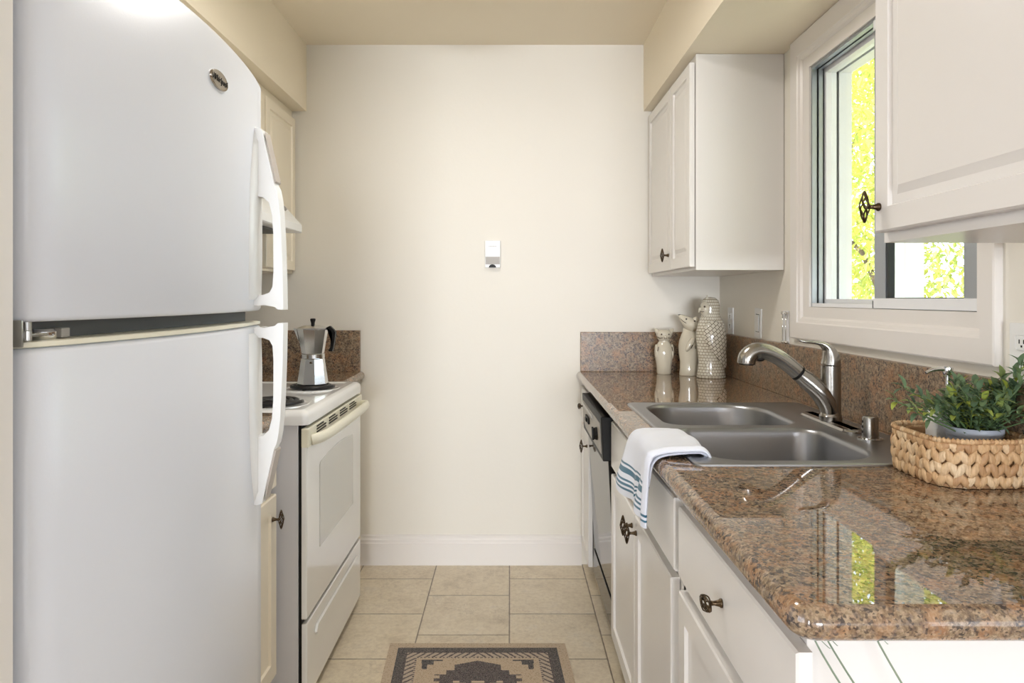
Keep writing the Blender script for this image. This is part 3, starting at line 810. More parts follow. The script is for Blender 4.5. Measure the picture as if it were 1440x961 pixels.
me.transform(Matrix.Translation(cc+nrm*.0040-BASE[fr.name]) @ Mx)
me.materials.clear(); me.materials.append(M['black'])
lt = bpy.data.objects.new('badge_lettering', me); C.objects.link(lt); lt.parent = bd
# hinge between the doors
hg = thing  # (alias unused)
bm = bmesh.new()
box(bm, -.618, -.553, .806, .852, 1.2065, 1.2105, bev=.001)
tube(bm, [(-.566, .824, 1.196), (-.566, .824, 1.23)], .0055, 12)
box(bm, -.60, -.5475, .7965, .806, 1.2035, 1.2145, bev=.002)
box(bm, -.60, -.550, .7935, .7965, 1.196, 1.2265, bev=.001)
tube(bm, [(-.5475, .80, 1.204), (-.5475, .80, 1.214)], .004, 10)
obj('hinge', bm, 'steel', fr, 40, label='steel centre hinge between the two doors')
bm = bmesh.new()
lathe(bm, [(.0, 1.2015), (.014, 1.2015), (.016, 1.204), (.016, 1.211), (.013, 1.2145), (0, 1.2145)], (-.567, .852, 0), 24, caps=False)
obj('hinge_washer', bm, 'chrome', fr, 40)
obj('hinge_spacer', B(-.59, -.556, .873, .890, 1.2025, 1.2145, bev=.001), 'greyplastic', fr)

# ------------------------------------------------------------------ ceiling lamp (just above the frame)
cl = thing('ceiling_lamp', 'round flush ceiling lamp above the aisle between stove and dishwasher', 'ceiling lamp', (-.17, 1.9, H))
bm = bmesh.new(); lathe(bm, [(.17, -.0005), (.17, -.02), (.165, -.025), (.155, -.025)], (-.17, 1.9, H), 40); obj('base_ring', bm, 'chrome', cl, 40)
bm = bmesh.new(); lathe(bm, [(.155, -.026), (.15, -.045), (.12, -.065), (.06, -.078), (0, -.08)], (-.17, 1.9, H), 40, caps=False); obj('shade', bm, 'whiteplastic', cl, True)
# ------------------------------------------------------------------ wall sensor
sx, sz = (693-717)/299.6, 1.252+(419-358)/299.6
sn = thing('wall_sensor', 'small white and grey gas sensor box mounted on the far wall', 'sensor', (sx, D, sz))
obj('housing', B(sx-.037, sx+.037, D-.024, D-.001, sz-.064, sz+.064, bev=.004), 'whiteplastic', sn)
bm = bmesh.new(); box(bm, sx-.033, sx+.033, D-.0262, D-.0235, sz-.048, sz-.012)
obj('speaker_grille', bm, 'greyplastic', sn, label='grey grille area')
bm = bmesh.new()
extr(bm, [(.017*math.cos(a*PI/12), .015*math.sin(a*PI/12)) for a in range(13)], lambda a, b, d: (sx+a-.001, d, sz-.0625+b), D-.0262, D-.023)
obj('thumb_notch', bm, 'black', sn)
bm = bmesh.new()
for k in range(8): box(bm, sx-.018+k*.0045, sx-.0148+k*.0045, D-.0246, D-.0239, sz+.0355, sz+.039)
obj('logo_print', bm, 'greyplastic', sn)

# ------------------------------------------------------------------ sink
sk = thing('sink', 'stainless steel double bowl sink set into the granite worktop', 'sink', (.66, 1.86, TZ))
ZR = TZ+.005
bm = bmesh.new()
def lp(r, z, e=0, rad=.02): return [bm.verts.new((x, y, z)) for x, y in rrect(r[0], r[1], r[2], r[3], rad, (e,)*4, 8)]
O_ = (SX0, SX1, SY0, SY1)
b1 = (.418, .800, 1.470, 1.842); b2 = (.418, .785, 1.878, 2.250)
br1 = (.085, .11, .06, .05); br2 = (.06, .07, .12, .09)
def bowl(bb, rad, deep):
    steps = [(0, 0), (.002, -.0005), (.006, -.004), (.0085, -.012), (.016, -deep+.05), (.022, -deep+.025), (.036, -deep+.008), (.06, -deep), (.12, -deep-.002), (.145, -deep-.003)]
    prev = None; first = None
    for e, dz in steps:
        L = [bm.verts.new((x, y, ZR+dz)) for x, y in rrect(bb[0], bb[1], bb[2], bb[3], tuple(max(.01, q-e*.25) if e < .1 else .03 for q in rad), (e,)*4, 8)]
        if prev:
            for i in range(len(L)):
                j = (i+1) % len(L); bm.faces.new((prev[i], prev[j], L[j], L[i]))
        else: first = L
        prev = L
    bm.faces.new(prev); return first
o0 = lp(O_, TZ+.0003, 0); o1 = lp(O_, ZR-.001, .001); o2 = lp(O_, ZR+.001, .004); o3 = lp(O_, ZR, .012)
for a, b in ((o0, o1), (o1, o2), (o2, o3)):
    for i in range(len(a)):
        j = (i+1) % len(a); bm.faces.new((a[i], a[j], b[j], b[i]))
f1 = bowl(b1, br1, .17); f2 = bowl(b2, br2, .17)
face_ring(bm, o3, [f1, f2])
obj('basin', bm, 'sinksteel', sk, 40)
for (cx, cy) in ((.61, 1.656), (.60, 2.064)):
    bm = bmesh.new(); z = ZR-.1725
    lathe(bm, [(.045, z), (.043, z+.003), (.034, z+.002), (.03, z-.001+.002), (0, z+.001)], (cx, cy, 0), 28, caps=False)
    obj('drain', bm, 'chrome', sk, 40)
ZD = ZR
# ---- faucet
fc = thing('faucet', 'brushed nickel pull-out faucet with top lever behind the sink bowls', 'faucet', (.867, 1.905, ZD))
FXc, FYc = .868, 1.905; k0 = 990/FYc
def FP(px, py, dy=0): return (FXc+(px-1169)/k0, FYc+dy, 1.252-(py-419)/k0)
bm = bmesh.new()
def EL(e, z): return [(x, y, z) for x, y in rrect(FXc-.029, FXc+.029, FYc-.150, FYc+.150, .0285, (e,)*4, 10)]
loft(bm, [EL(0, ZD+.0002), EL(0, ZD+.004), EL(.003, ZD+.008), EL(.012, ZD+.0095)])
obj('base_plate', bm, 'nickel', fc, 40)
bm = bmesh.new()
lathe(bm, [(.029, 0), (.029, .012), (.0275, .014), (.0275, .0155), (.0265, .017), (.026, .06), (.026, .12), (.0255, .146), (.0255, .1475)], (FXc, FYc, ZD+.009), 36)
obj('body', bm, 'nickel', fc, 35)
bm = bmesh.new()   # neck growing out of the body
nk = smoothpath([(1171, 588, .022), (1165, 570, .033), (1154, 553, .035), (1142, 540.5, .029), (1130, 530.5, .0238), (1124, 525.5, .022)], 5)
tube(bm, [FP(a, b) for a, b, r in nk], [(r*.98, min(r*.95, .0245)) for a, b, r in nk], 24)
obj('neck', bm, 'nickel', fc, True)
bm = bmesh.new()
wd = smoothpath([(1123, 524.5, .0215), (1112, 515, .0215), (1098, 504.5, .0215), (1084, 497, .022), (1070, 493.5, .0225), (1059, 496, .0235), (1052, 503.5, .0245), (1050.5, 512, .0235)], 5)
tube(bm, [FP(a, b) for a, b, r in wd], [r for a, b, r in wd], 24)
wnd = obj('spray_head', bm, 'nickel', fc, True)
bm = bmesh.new(); tube(bm, [FP(1125, 526.2), FP(1122.5, 524.2)], .0222, 24); obj('joint_ring', bm, 'black', fc, True)
bm = bmesh.new(); p0, p1 = Vector(FP(1050.5, 511.9)), Vector(FP(1050.4, 513.4)); tube(bm, [p0, p1], .019, 20); obj('nozzle_face', bm, 'black', wnd, 40)
bm = bmesh.new(); ellipsoid(bm, Vector(FP(1070, 505)), (.013, .010, .007)); obj('spray_button', bm, 'black', wnd, True)
bm = bmesh.new()
z1 = ZD+.009+.1485
lv = smoothpath([(FXc, z1, .0255, .0255), (FXc+.001, z1+.016, .0235, .0250), (FXc-.003, z1+.034, .019, .022), (FXc-.012, z1+.049, .012, .019), (FXc-.028, z1+.0585, .006, .0155), (FXc-.050, z1+.0620, .0042, .0125), (FXc-.070, z1+.0635, .0036, .0110), (FXc-.086, z1+.0680, .003, .008)], 5)
tube(bm, [(a, FYc, b) for a, b, r, s in lv], [(s, r) for a, b, r, s in lv], 20)
# the tube frame starts pointing +Y, so swap the radii
obj('lever', bm, 'nickel', fc, True)
# air gap
ag = thing('air_gap', 'short chrome air gap cap beside the faucet on the sink deck', 'air gap', (.865, 1.69, ZD))
bm = bmesh.new(); lathe(bm, [(.029, .0002), (.029, .003), (.024, .005), (.018, .005)], (.865, 1.69, ZD), 28); obj('flange', bm, 'chrome', ag, 35)
bm = bmesh.new(); lathe(bm, [(.0185, .005), (.0185, .050), (.017, .0545), (.013, .056)], (.865, 1.69, ZD), 28); obj('cap', bm, 'nickel', ag, 35)
bm = bmesh.new()
for k in range(3): box(bm, .8455, .8468, 1.688, 1.692, ZD+.016+k*.012, ZD+.022+k*.012)
obj('slot', bm, 'black', ag)

# ------------------------------------------------------------------ towel
NU, NV = 90, 300
prof = []   # drape path: (x, z, running length)
pth = [(.432, .893), (.424, .908), (.412, .9165), (.395, .9175), (.36, .9165), (.335, .9145), (.318, .909), (.307, .897), (.3045, .883), (.304, .86), (.303, .80), (.302, .74), (.301, .67)]
ps = smoothpath(pth, 12)
acc = [0]
for a, b in zip(ps[:-1], ps[1:]): acc.append(acc[-1]+math.dist(a, b))
def along(s):
    for i in range(1, len(acc)):
        if acc[i] >= s:
            t = (s-acc[i-1])/(acc[i]-acc[i-1]+1e-9)
            return ps[i-1][0]*(1-t)+ps[i][0]*t, ps[i-1][1]*(1-t)+ps[i][1]*t
    return ps[-1]
def towel():
    bm = bmesh.new(); col = bm.loops.layers.color.new('Col')
    white = rgb(247, 249, 255); blue = rgb(112, 172, 192)
    grid = []; cols = {}
    for i in range(NU+1):
        u = i/NU                      # 0 = near edge, 1 = far edge
        rowv = []
        # inner end and hem
        s0 = .012*u
        s_end = acc[-1] - .106 - .004*math.sin(u*5)
        # near fold: the cloth doubles at u<.25
        for j in range(NV+1):
            v = j/NV
            s = s0+(s_end-s0)*v
            x, z = along(s)
            hang = max(0, min(1, (.895-z)/.10)) if x < .33 else 0
            y = 1.508 + .292*u
            fold = 0
            if u < .30:
                q = u/.30
                fold = math.sin(q*PI)
            y2 = y*1 + hang*(.03*math.sin(u*7)) - hang*.03*u
            x2 = x - hang*(.004+.018*u*u+.010*(.5+.5*math.cos(u*13.5)) + .012*fold*1.2) - .003*math.sin(u*9)*hang
            bulge = .010*math.sin(min(1, max(0, (z-.85)/.06))*PI/2)*(math.sin(u*PI)**.7) if x > .30 else 0
            if x > .41: x2 += .01*(math.sin(u*PI))
            z2 = z + bulge + .0015*math.sin(u*17+v*9)
            rowv.append(bm.verts.new((x2, y2, z2)))
            cols[rowv[-1]] = s_end-s
        grid.append(rowv)
    def stripe(d):
        # distance from hem
        for a, b in ((.0145, .019), (.024, .0285), (.033, .0375), (.0485, .0605), (.0655, .070)):
            if a < d < b: return blue
        return white
    for i in range(NU):
        for j in range(NV):
            f = bm.faces.new((grid[i][j], grid[i+1][j], grid[i+1][j+1], grid[i][j+1]))
            for l in f.loops:
                l[col] = stripe(cols[l.vert])
    return bm
def solid(o, th, off=1):
    m = o.modifiers.new('t', 'SOLIDIFY'); m.thickness = th; m.offset = off
tw = thing('hand_towel', 'white hand towel with blue stripes draped over the worktop edge', 'towel', (.36, 1.7, .9))
o = obj('cloth', towel(), 'towel', tw, True); solid(o, .004, 0)
# turned-under second layer at the near side
bm = bmesh.new(); col = bm.loops.layers.color.new('Col'); white = rgb(247, 249, 255); blue = rgb(112, 172, 192)
g = []; dist = {}
for i in range(15):
    u = i/14; row = []
    for j in range(NV+1):
        s = .01+(acc[-1]-.01-.092)*j/NV
        x, z = along(s); hang = max(0, min(1, (.895-z)/.10)) if x < .33 else 0
        out = .0075+.006*math.sin(u*PI)
        xx = x-out*(1 if x < .325 else 0)*min(1, (.325-x)/.012 if x < .325 else 0)
        zz = z+(out if x > .31 else out*max(0, (z-.88)/.03) if z > .88 else 0)
        row.append(bm.verts.new((xx-hang*.006, 1.498+.036*u-.004*hang, zz))); dist[row[-1]] = acc[-1]-.092-s
    g.append(row)
for i in range(14):
    for j in range(NV):
        f = bm.faces.new((g[i][j], g[i+1][j], g[i+1][j+1], g[i][j+1]))
        for l in f.loops:
            dd = dist[l.vert]; l[col] = blue if (.012 < dd < .017 or .023 < dd < .028) else white
o = obj('folded_edge', bm, 'towel', tw, True); solid(o, .005, 0)

# ------------------------------------------------------------------ figurines
# small owl
ox, oy = .697, 3.185
f1 = thing('owl_figurine', 'smallest cream ceramic owl figurine with pointed ears on the left', 'figurine', (ox, oy, TZ))
bm = bmesh.new()
lathe(bm, [(.0, .0), (.030, .0), (.0325, .004), (.034, .04), (.040, .075), (.0415, .10), (.037, .125), (.026, .143), (.0225, .150), (.029, .160), (.0365, .176), (.0355, .190), (.026, .199), (.010, .2015), (0, .2015)], (ox, oy, TZ), 28, 1, .82, caps=False)
for s in (-1, 1):
    tube(bm, [(ox+s*.022, oy-.004, TZ+.182), (ox+s*.035, oy-.004, TZ+.198), (ox+s*.043, oy-.004, TZ+.207)], [.016, .009, .0015], 10)
    ellipsoid(bm, Vector((ox+s*.036, oy-.004, TZ+.102)), (.008, .018, .034))
ellipsoid(bm, Vector((ox, oy-.032, TZ+.168)), (.006, .008, .008))
obj('body', bm, 'ceramic', f1, True)
def mark(name, par, tubes=None, ell=None):
    bm = bmesh.new()
    if tubes: tube(bm, tubes[0], tubes[1], 6)
    if ell: ellipsoid(bm, Vector(ell[0]), ell[1])
    obj(name, bm, 'ceramicline', par, True)
for s in (-1, 1):
    mark('eye', f1, ell=((ox+s*.0165, oy-.0275, TZ+.181), (.0035, .003, .0035)))
    mark('cheek_line', f1, ([(ox+s*.012, oy-.031, TZ+.1655), (ox+s*.024, oy-.026, TZ+.163), (ox+s*.033, oy-.014, TZ+.169)], .0016))
    mark('wing_line', f1, ([(ox+s*.030, oy-.0275, TZ+.125), (ox+s*.034, oy-.026, TZ+.105)], .0017))
    mark('nostril', f1, ell=((ox+s*.004, oy-.0385, TZ+.163), (.0012, .001, .003)))
# middle fox-like animal looking up
mx_, my_ = .798, 3.135
f2 = thing('animal_figurine', 'middle cream ceramic animal figurine with its snout raised to the left', 'figurine', (mx_, my_, TZ))
bm = bmesh.new()
lathe(bm, [(0, 0), (.042, 0), (.044, .004), (.041, .03), (.040, .06), (.046, .10), (.0475, .13), (.044, .155), (.036, .178), (.029, .192), (.027, .205), (.022, .215), (0, .222)], (mx_, my_, TZ), 30, 1, .85, caps=False)
hd_ = smoothpath([(mx_+.034, TZ+.208, .012), (mx_+.022, TZ+.216, .026), (mx_+.004, TZ+.226, .031), (mx_-.014, TZ+.240, .0255), (mx_-.030, TZ+.254, .017), (mx_-.044, TZ+.266, .008), (mx_-.047, TZ+.268, .003)], 4)
tube(bm, [(a, my_-.01, b) for a, b, r in hd_], [(r, r) for a, b, r in hd_], 20)
ellipsoid(bm, Vector((mx_+.024, my_-.02, TZ+.247)), (.017, .008, .014), Matrix.Rotation(-.5, 3, 'Y').to_quaternion())
ellipsoid(bm, Vector((mx_+.028, my_+.016, TZ+.245)), (.015, .008, .013))
ellipsoid(bm, Vector((mx_-.004, my_-.036, TZ+.140)), (.014, .010, .036), Matrix.Rotation(.5, 3, 'Y').to_quaternion())
obj('body', bm, 'ceramic', f2, True)
mark('eye', f2, ell=((mx_-.020, my_-.031, TZ+.251), (.004, .003, .004))); mark('eye', f2, ell=((mx_+.014, my_-.040, TZ+.243), (.004, .003, .0035)))
mark('nose', f2, ell=((mx_-.046, my_-.012, TZ+.2695), (.006, .005, .0025)))
mark('mouth', f2, ([(mx_-.042, my_-.018, TZ+.252), (mx_-.032, my_-.029, TZ+.240), (mx_-.022, my_-.034, TZ+.234)], .0013))
mark('paw_line', f2, ([(mx_-.004, my_-.047, TZ+.122), (mx_+.004, my_-.0475, TZ+.138)], .0022))
mark('paw_line', f2, ([(mx_+.016, my_-.044, TZ+.135), (mx_+.018, my_-.042, TZ+.12)], .0016))
# big owl, profile to the left
bx_, by_ = .869, 3.04
f3 = thing('owl_figurine', 'tallest ceramic owl figurine with incised feather pattern and folded wing', 'figurine', (bx_, by_, TZ))
bm = bmesh.new()
prf = [(0, 0), (.060, 0), (.063, .005), (.058, .03), (.054, .07), (.058, .12), (.064, .17), (.064, .20), (.057, .232), (.045, .256), (.040, .268), (.040, .29), (.041, .312), (.035, .334), (.020, .346), (0, .349)]
lathe(bm, prf, (bx_, by_, TZ), 36, 1, .8, caps=False)
for v in bm.verts:
    h = v.co.z-TZ
    if h > .24: v.co.x += -.004*min(1, (h-.24)/.05)
obj('body', bm, 'owl', f3, True)
bm = bmesh.new()   # face disc and beak
ellipsoid(bm, Vector((bx_-.030, by_-.012, TZ+.297)), (.021, .026, .034), u=20, v=12)
tube(bm, smoothpath([(bx_-.044, by_-.014, TZ+.305, 0), (bx_-.056, by_-.016, TZ+.292, 0), (bx_-.058, by_-.017, TZ+.278, 0)], 4) and [(bx_-.044, by_-.014, TZ+.303), (bx_-.054, by_-.016, TZ+.294), (bx_-.0575, by_-.017, TZ+.281)], [.009, .007, .0015], 10)
tube(bm, [(bx_-.020, by_-.012, TZ+.335), (bx_-.021, by_-.013, TZ+.350), (bx_-.021, by_-.013, TZ+.357)], [.008, .004, .001], 8)
obj('face', bm, 'ceramic', f3, True)
mark('eye', f3, ell=((bx_-.038, by_-.0355, TZ+.307), (.0042, .0025, .0042)))
mark('beak_line', f3, ([(bx_-.0545, by_-.022, TZ+.286), (bx_-.045, by_-.0295, TZ+.2845), (bx_-.036, by_-.034, TZ+.288)], .0013))
bm = bmesh.new()
wl_ = [(-.044, .195), (-.040, .222), (-.020, .242), (.008, .247), (.036, .236), (.054, .212), (.060, .17), (.059, .12), (.060, .08), (.059, .047), (.052, .044), (.034, .062), (.010, .092), (-.014, .122), (-.034, .155)]
def wing(sc_, dy):
    out = []; cx = .012; cz = .16
    for a, b in wl_:
        x = cx+(a-cx)*sc_; z = cz+(b-cz)*sc_
        rb = .058 if z < .2 else .058-(z-.2)*.3
        yy = -math.sqrt(max(.0002, (rb+.004)**2-min(x*x, (rb*.97)**2)))*.8
        out.append((bx_+x, by_+yy*1.0-dy, TZ+z))
    return out
loft(bm, [wing(1, -.012), wing(1, .003), wing(.95, .0065), wing(.6, .008), wing(.2, .008)])
obj('wing', bm, 'wing', f3, 50)

# ------------------------------------------------------------------ moka pot
mkx, mky, mkz = -.742, 2.652, .9275
mk = thing('moka_pot', 'octagonal aluminium stovetop coffee pot standing on the far front burner', 'coffee pot', (mkx, mky, mkz))
ph = PI/8
bm = bmesh.new(); lathe(bm, [(.055, 0), (.056, .003), (.0535, .02), (.0425, .098), (.041, .101)], (mkx, mky, mkz), 8, phase=ph)
ob = obj('boiler', bm, 'moka', mk)
bm = bmesh.new(); tube(bm, [(mkx+.004, mky-.0395, mkz+.088), (mkx+.004, mky-.047, mkz+.087)], .0035, 10); obj('valve', bm, 'bronze', ob, 40)
bm = bmesh.new(); lathe(bm, [(.039, .1012), (.0425, .1025), (.0425, .117), (.039, .119)], (mkx, mky, mkz), 32); obj('collar', bm, 'moka', mk, 35)
bm = bmesh.new(); lathe(bm, [(.039, .119), (.0405, .121), (.0555, .214), (.0555, .217)], (mkx, mky, mkz), 8, phase=ph)
# spout
loft(bm, [[(mkx-.050, mky-.012, mkz+.170), (mkx-.050, mky+.012, mkz+.170), (mkx-.050, mky, mkz+.16)], [(mkx-.056, mky-.012, mkz+.216), (mkx-.056, mky+.012, mkz+.216), (mkx-.073, mky, mkz+.219)]])
obj('upper_chamber', bm, 'moka', mk)
bm = bmesh.new(); lathe(bm, [(.0565, .2172), (.0565, .220), (.030, .230), (.008, .233)], (mkx, mky, mkz), 8, phase=ph)
ld = obj('lid', bm, 'moka', mk)
bm = bmesh.new(); lathe(bm, [(.007, .2332), (.0065, .238), (.010, .251), (.010, .255), (.007, .257)], (mkx, mky, mkz), 14); obj('lid_knob', bm, 'black', ld, 40)
bm = bmesh.new()
hpth = [(.052, .222), (.064, .228), (.078, .214), (.085, .203), (.082, .175), (.077, .145), (.073, .128), (.062, .128)]
hq = [(.052, .212), (.062, .216), (.070, .207), (.074, .199), (.071, .175), (.066, .145), (.062, .136), (.058, .136)]
pl = hpth + hq[::-1]
loft(bm, [[(mkx+a, mky+d, mkz+b) for a, b in pl] for d in (-.009, .009)])
bmesh.ops.triangulate(bm, faces=[f for f in bm.faces if len(f.verts) > 4])
obj('handle', bm, 'black', mk)

for ch in [mk]:
    ch.scale = (1.02, 1.02, .96)
# ------------------------------------------------------------------ outlets on the right wall
def plate(label, y, z, kind, rot=0, h=.117, w=.072):
    t = thing('outlet' if kind == 'outlet' else 'light_switch', label, 'outlet' if kind == 'outlet' else 'switch', (XR, y, z))
    def rt(x, yy, zz):
        dy, dz = yy-y, zz-z; c_, s_ = math.cos(rot), math.sin(rot)
        return (x, y+dy*c_-dz*s_, z+dy*s_+dz*c_)
    obj('cover_plate', B(XR-.0055, XR-.0003, y-w/2, y+w/2, z-h/2, z+h/2, bev=.002, fn=rt), 'whiteplastic', t)
    if kind == 'outlet':
        for dz in (-.021, .021):
            f = obj('socket', B(XR-.0075, XR-.005, y-.016, y+.016, z+dz-.014, z+dz+.014, bev=.003, fn=rt), 'whiteplastic', t)
            bm = bmesh.new()
            for dy in (-.006, .006): box(bm, XR-.008, XR-.007, y+dy-.0012, y+dy+.0012, z+dz-.002, z+dz+.006, fn=rt)
            box(bm, XR-.008, XR-.007, y-.002, y+.002, z+dz-.009, z+dz-.005, fn=rt)
            obj('slot', bm, 'black', f)
    else:
        obj('rocker', B(XR-.0085, XR-.005, y-.016, y+.016, z-.033, z+.033, bev=.002, fn=rt), 'whiteplastic', t)
        bm = bmesh.new(); box(bm, XR-.0060, XR-.0053, y-.0185, y+.0185, z-.0355, z+.0355, fn=rt); obj('rocker_gap', bm, 'gap', t)
    return t
plate('white outlet on the right wall just behind the tallest owl', 3.13, 1.150, 'outlet')
plate('white rocker light switch slightly crooked between outlet and window', 2.785, 1.152, 'switch', .05)
plate('white outlet at the right edge beyond the window above the basket', 1.345, 1.145, 'outlet')
# clip holder standing on the backsplash
hx, hy = XR-.012, 2.50
hc = thing('clip_holder', 'small clear and chrome clip holder on the backsplash below the wall cabinet', 'holder', (hx, hy, 1.0905))
obj('back_plate', B(XR-.004, XR-.001, hy-.022, hy+.028, 1.092, 1.205, bev=.001), 'vinyl', hc)
bm = bmesh.new()
for dy in (-.02, .01): tube(bm, [(XR-.013, hy+dy, 1.099), (XR-.013, hy+dy, 1.20)], .0016, 8)
obj('rod', bm, 'chrome', hc, True)
for z in (1.096, 1.198):
    bm = bmesh.new()
    box(bm, XR-.017, XR-.004, hy-.024, hy+.014, z-.003, z+.003, bev=.001)
    ellipsoid(bm, Vector((XR-.014, hy-.02, z)), (.005, .005, .006)); ellipsoid(bm, Vector((XR-.014, hy+.01, z)), (.005, .005, .006))
    obj('clip', bm, 'chrome', hc, 40)

# ------------------------------------------------------------------ basket
BX0, BX1, BY0, BY1 = .772, .955, 1.262, 1.462
bk = thing('basket', 'oval woven water hyacinth basket at the right end of the worktop', 'basket', (.865, 1.36, TZ))
BH = .084
def bpath(t, grow=0):
    """perimeter point and outward normal for t in 0..1"""
    L = rrect(BX0, BX1, BY0, BY1, .055, (-grow,)*4, 10)
    n = len(L); seg = []; tot = 0
    for i in range(n):
        d = math.dist(L[i], L[(i+1) % n]); seg.append(d); tot += d
    s = (t % 1)*tot
    for i in range(n):
        if s <= seg[i]:
            a, b = L[i], L[(i+1) % n]; k = s/seg[i] if seg[i] else 0
            tx, ty = (b[0]-a[0])/(seg[i] or 1), (b[1]-a[1])/(seg[i] or 1)
            return a[0]+(b[0]-a[0])*k, a[1]+(b[1]-a[1])*k, ty, -tx
        s -= seg[i]
    return L[0][0], L[0][1], -1, 0
bm = bmesh.new()
rows = 4; nb = 29
for r in range(rows):
    for k in range(nb):
        for half in (0, 1):
            t = (k+.25+half*.5+(r % 2)*.25)/nb
            zc = .0125+r*.0205
            x, y, nx, ny = bpath(t, -.004+.004*math.sin((zc/BH)*PI))
            up = Vector((0, 0, 1)); out = Vector((nx, ny, 0)); tan = up.cross(out)
            tilt_ = (.52 if half else -.52)+random.uniform(-.12, .12)
            dirv = (up*math.cos(tilt_)+tan*math.sin(tilt_)).normalized(); sd = dirv.cross(out).normalized()
            c = Vector((x, y, TZ+zc+.003))+out*random.uniform(.0, .002)
            ln = .0205; wd_ = .0078
            lo = []
            for q in (-1, -.8, -.35, .15, .6, .9, 1):
                w_ = wd_*max(.05, (1-abs(q)**1.45))*(1.1-.25*q); th = .0040*max(.15, (1-q*q))
                cen = c+dirv*ln*q-out*.003*q*q
                cen.z = min(max(cen.z, TZ+.002), TZ+BH-.004)
                lo.append([cen+sd*w_*math.cos(a*PI/4)+out*th*math.sin(a*PI/4) for a in range(8)])
            loft(bm, lo)
obj('woven_wall', bm, 'strand', bk, True)
bm = bmesh.new()
for k in range(90):   # wrapped rim
    x, y, nx, ny = bpath(k/90, -.002); x1, y1, *_ = bpath((k+1.6)/90, -.002)
    tube(bm, [(x, y, TZ+BH-.001), ((x+x1)/2+nx*.001, (y+y1)/2+ny*.001, TZ+BH+.0025), (x1, y1, TZ+BH-.001)], [.003, .0055, .003], 7)
obj('rim', bm, 'strand', bk, True)
bm = bmesh.new()
lo1 = [(x, y, TZ+.001) for x, y in rrect(BX0, BX1, BY0, BY1, .05, (.006,)*4, 10)]; lo2 = [(x, y, TZ+BH-.006) for x, y in rrect(BX0, BX1, BY0, BY1, .05, (.006,)*4, 10)]
lo3 = [(x, y, TZ+BH-.006) for x, y in rrect(BX0, BX1, BY0, BY1, .05, (.011,)*4, 10)]; lo4 = [(x, y, TZ+.008) for x, y in rrect(BX0, BX1, BY0, BY1, .05, (.011,)*4, 10)]
loft(bm, [lo1, lo2, lo3, lo4])
obj('lining', bm, 'strand', bk)
# pot
px_, py_ = .893, 1.355
pt = thing('potted_plant', 'bushy green leafy plant in a round grey pot inside the basket', 'plant', (px_, py_, TZ+.009))
bm = bmesh.new(); z0 = TZ+.013
lathe(bm, [(.0, 0), (.036, 0), (.038, .003), (.046, .068), (.0485, .069), (.0495, .072), (.0495, .083), (.048, .085), (.046, .084), (.0445, .07), (.0, .066)], (px_, py_, z0), 36, caps=False)
obj('pot', bm, 'pot', pt, 40)
bm = bmesh.new(); bl = bmesh.new()
def leaf(bm, p, d, up, L, W):
    d = d.normalized(); s = d.cross(up); s = s.normalized() if s.length > .01 else Vector((1, 0, 0)); n = s.cross(d)
    mid = [p+d*L*t+n*(.18*L*math.sin(t*PI)*.6-.12*L*t*t) for t in (0, .25, .55, .82, 1)]
    w = [0.06, .85, 1, .6, 0]
    A = [bm.verts.new(m) for m in mid]
    Lf = [bm.verts.new(mid[i]+s*W*w[i]+n*W*.35*w[i]) for i in (1, 2, 3)]; Rt = [bm.verts.new(mid[i]-s*W*w[i]+n*W*.35*w[i]) for i in (1, 2, 3)]
    for Q in (Lf, Rt):
        bm.faces.new((A[0], A[1], Q[0])); bm.faces.new((A[1], A[2], Q[1], Q[0])); bm.faces.new((A[2], A[3], Q[2], Q[1])); bm.faces.new((A[3], A[4], Q[2]))
def stem(ang, lean, L, curve=.5):
    p = Vector((px_+.02*math.cos(ang)*random.random(), py_+.02*math.sin(ang)*random.random(), z0+.065))
    pts = [p.copy()]; d = Vector((math.cos(ang)*math.sin(lean), math.sin(ang)*math.sin(lean), math.cos(lean)))
    n = 9
    for i in range(n):
        d = (d+Vector((math.cos(ang), math.sin(ang), -.25))*curve/n*.5+Vector((random.gauss(0, .05), random.gauss(0, .05), random.gauss(0, .04)))).normalized()
        p = p+d*L/n
        if p.x > XR-.03: p.x = XR-.03
        pts.append(p.copy())
    tube(bm, pts, [.0016]*6+[.0012]*(n-5), 5)
    for i in range(2, n+1):
        for s in (-1, 1):
            ax = (pts[i]-pts[i-1]).normalized(); side = ax.cross(Vector((0, 0, 1)))
            side = side.normalized() if side.length > .05 else Vector((1, 0, 0))
            if i % 2: side = (side*.5+side.cross(ax)*.8).normalized()
            if pts[i].z < z0+.098 and math.hypot(pts[i].x-px_, pts[i].y-py_) > .034: continue
            if pts[i].x < .872 and pts[i].z < 1.03 and pts[i].y > 1.34 and pts[i].x > .83: continue
            dv = (side*s*random.uniform(.7, 1.1)+ax*random.uniform(.5, 1.0)+Vector((0, 0, random.uniform(-.15, .3)))).normalized()
            leaf(bl, pts[i], dv, Vector((0, 0, 1)), random.uniform(.022, .037), random.uniform(.0038, .0056))
    leaf(bl, pts[-1], (pts[-1]-pts[-2]), Vector((0, 0, 1)), .028, .0062)
for k in range(34):
    a = 2*PI*k/34+random.uniform(-.15, .15)
    stem(a, random.uniform(.3, .95), random.uniform(.07, .12)+.03*max(0, math.cos(a)), .6)
for k in range(12): stem(random.uniform(0, 2*PI), random.uniform(0, .4), random.uniform(.06, .105), .3)
for a, ln, L in ((PI+.1, 1.0, .175), (PI-.15, .75, .15), (PI+.35, 1.1, .14), (0.0, .7, .16), (-.3, .6, .17), (.3, .8, .13), (-.9, .8, .14)): stem(a, ln, L, .45)
obj('stem', bm, 'stem', pt, True); obj('leaves', bl, 'potleaf', pt, 60)
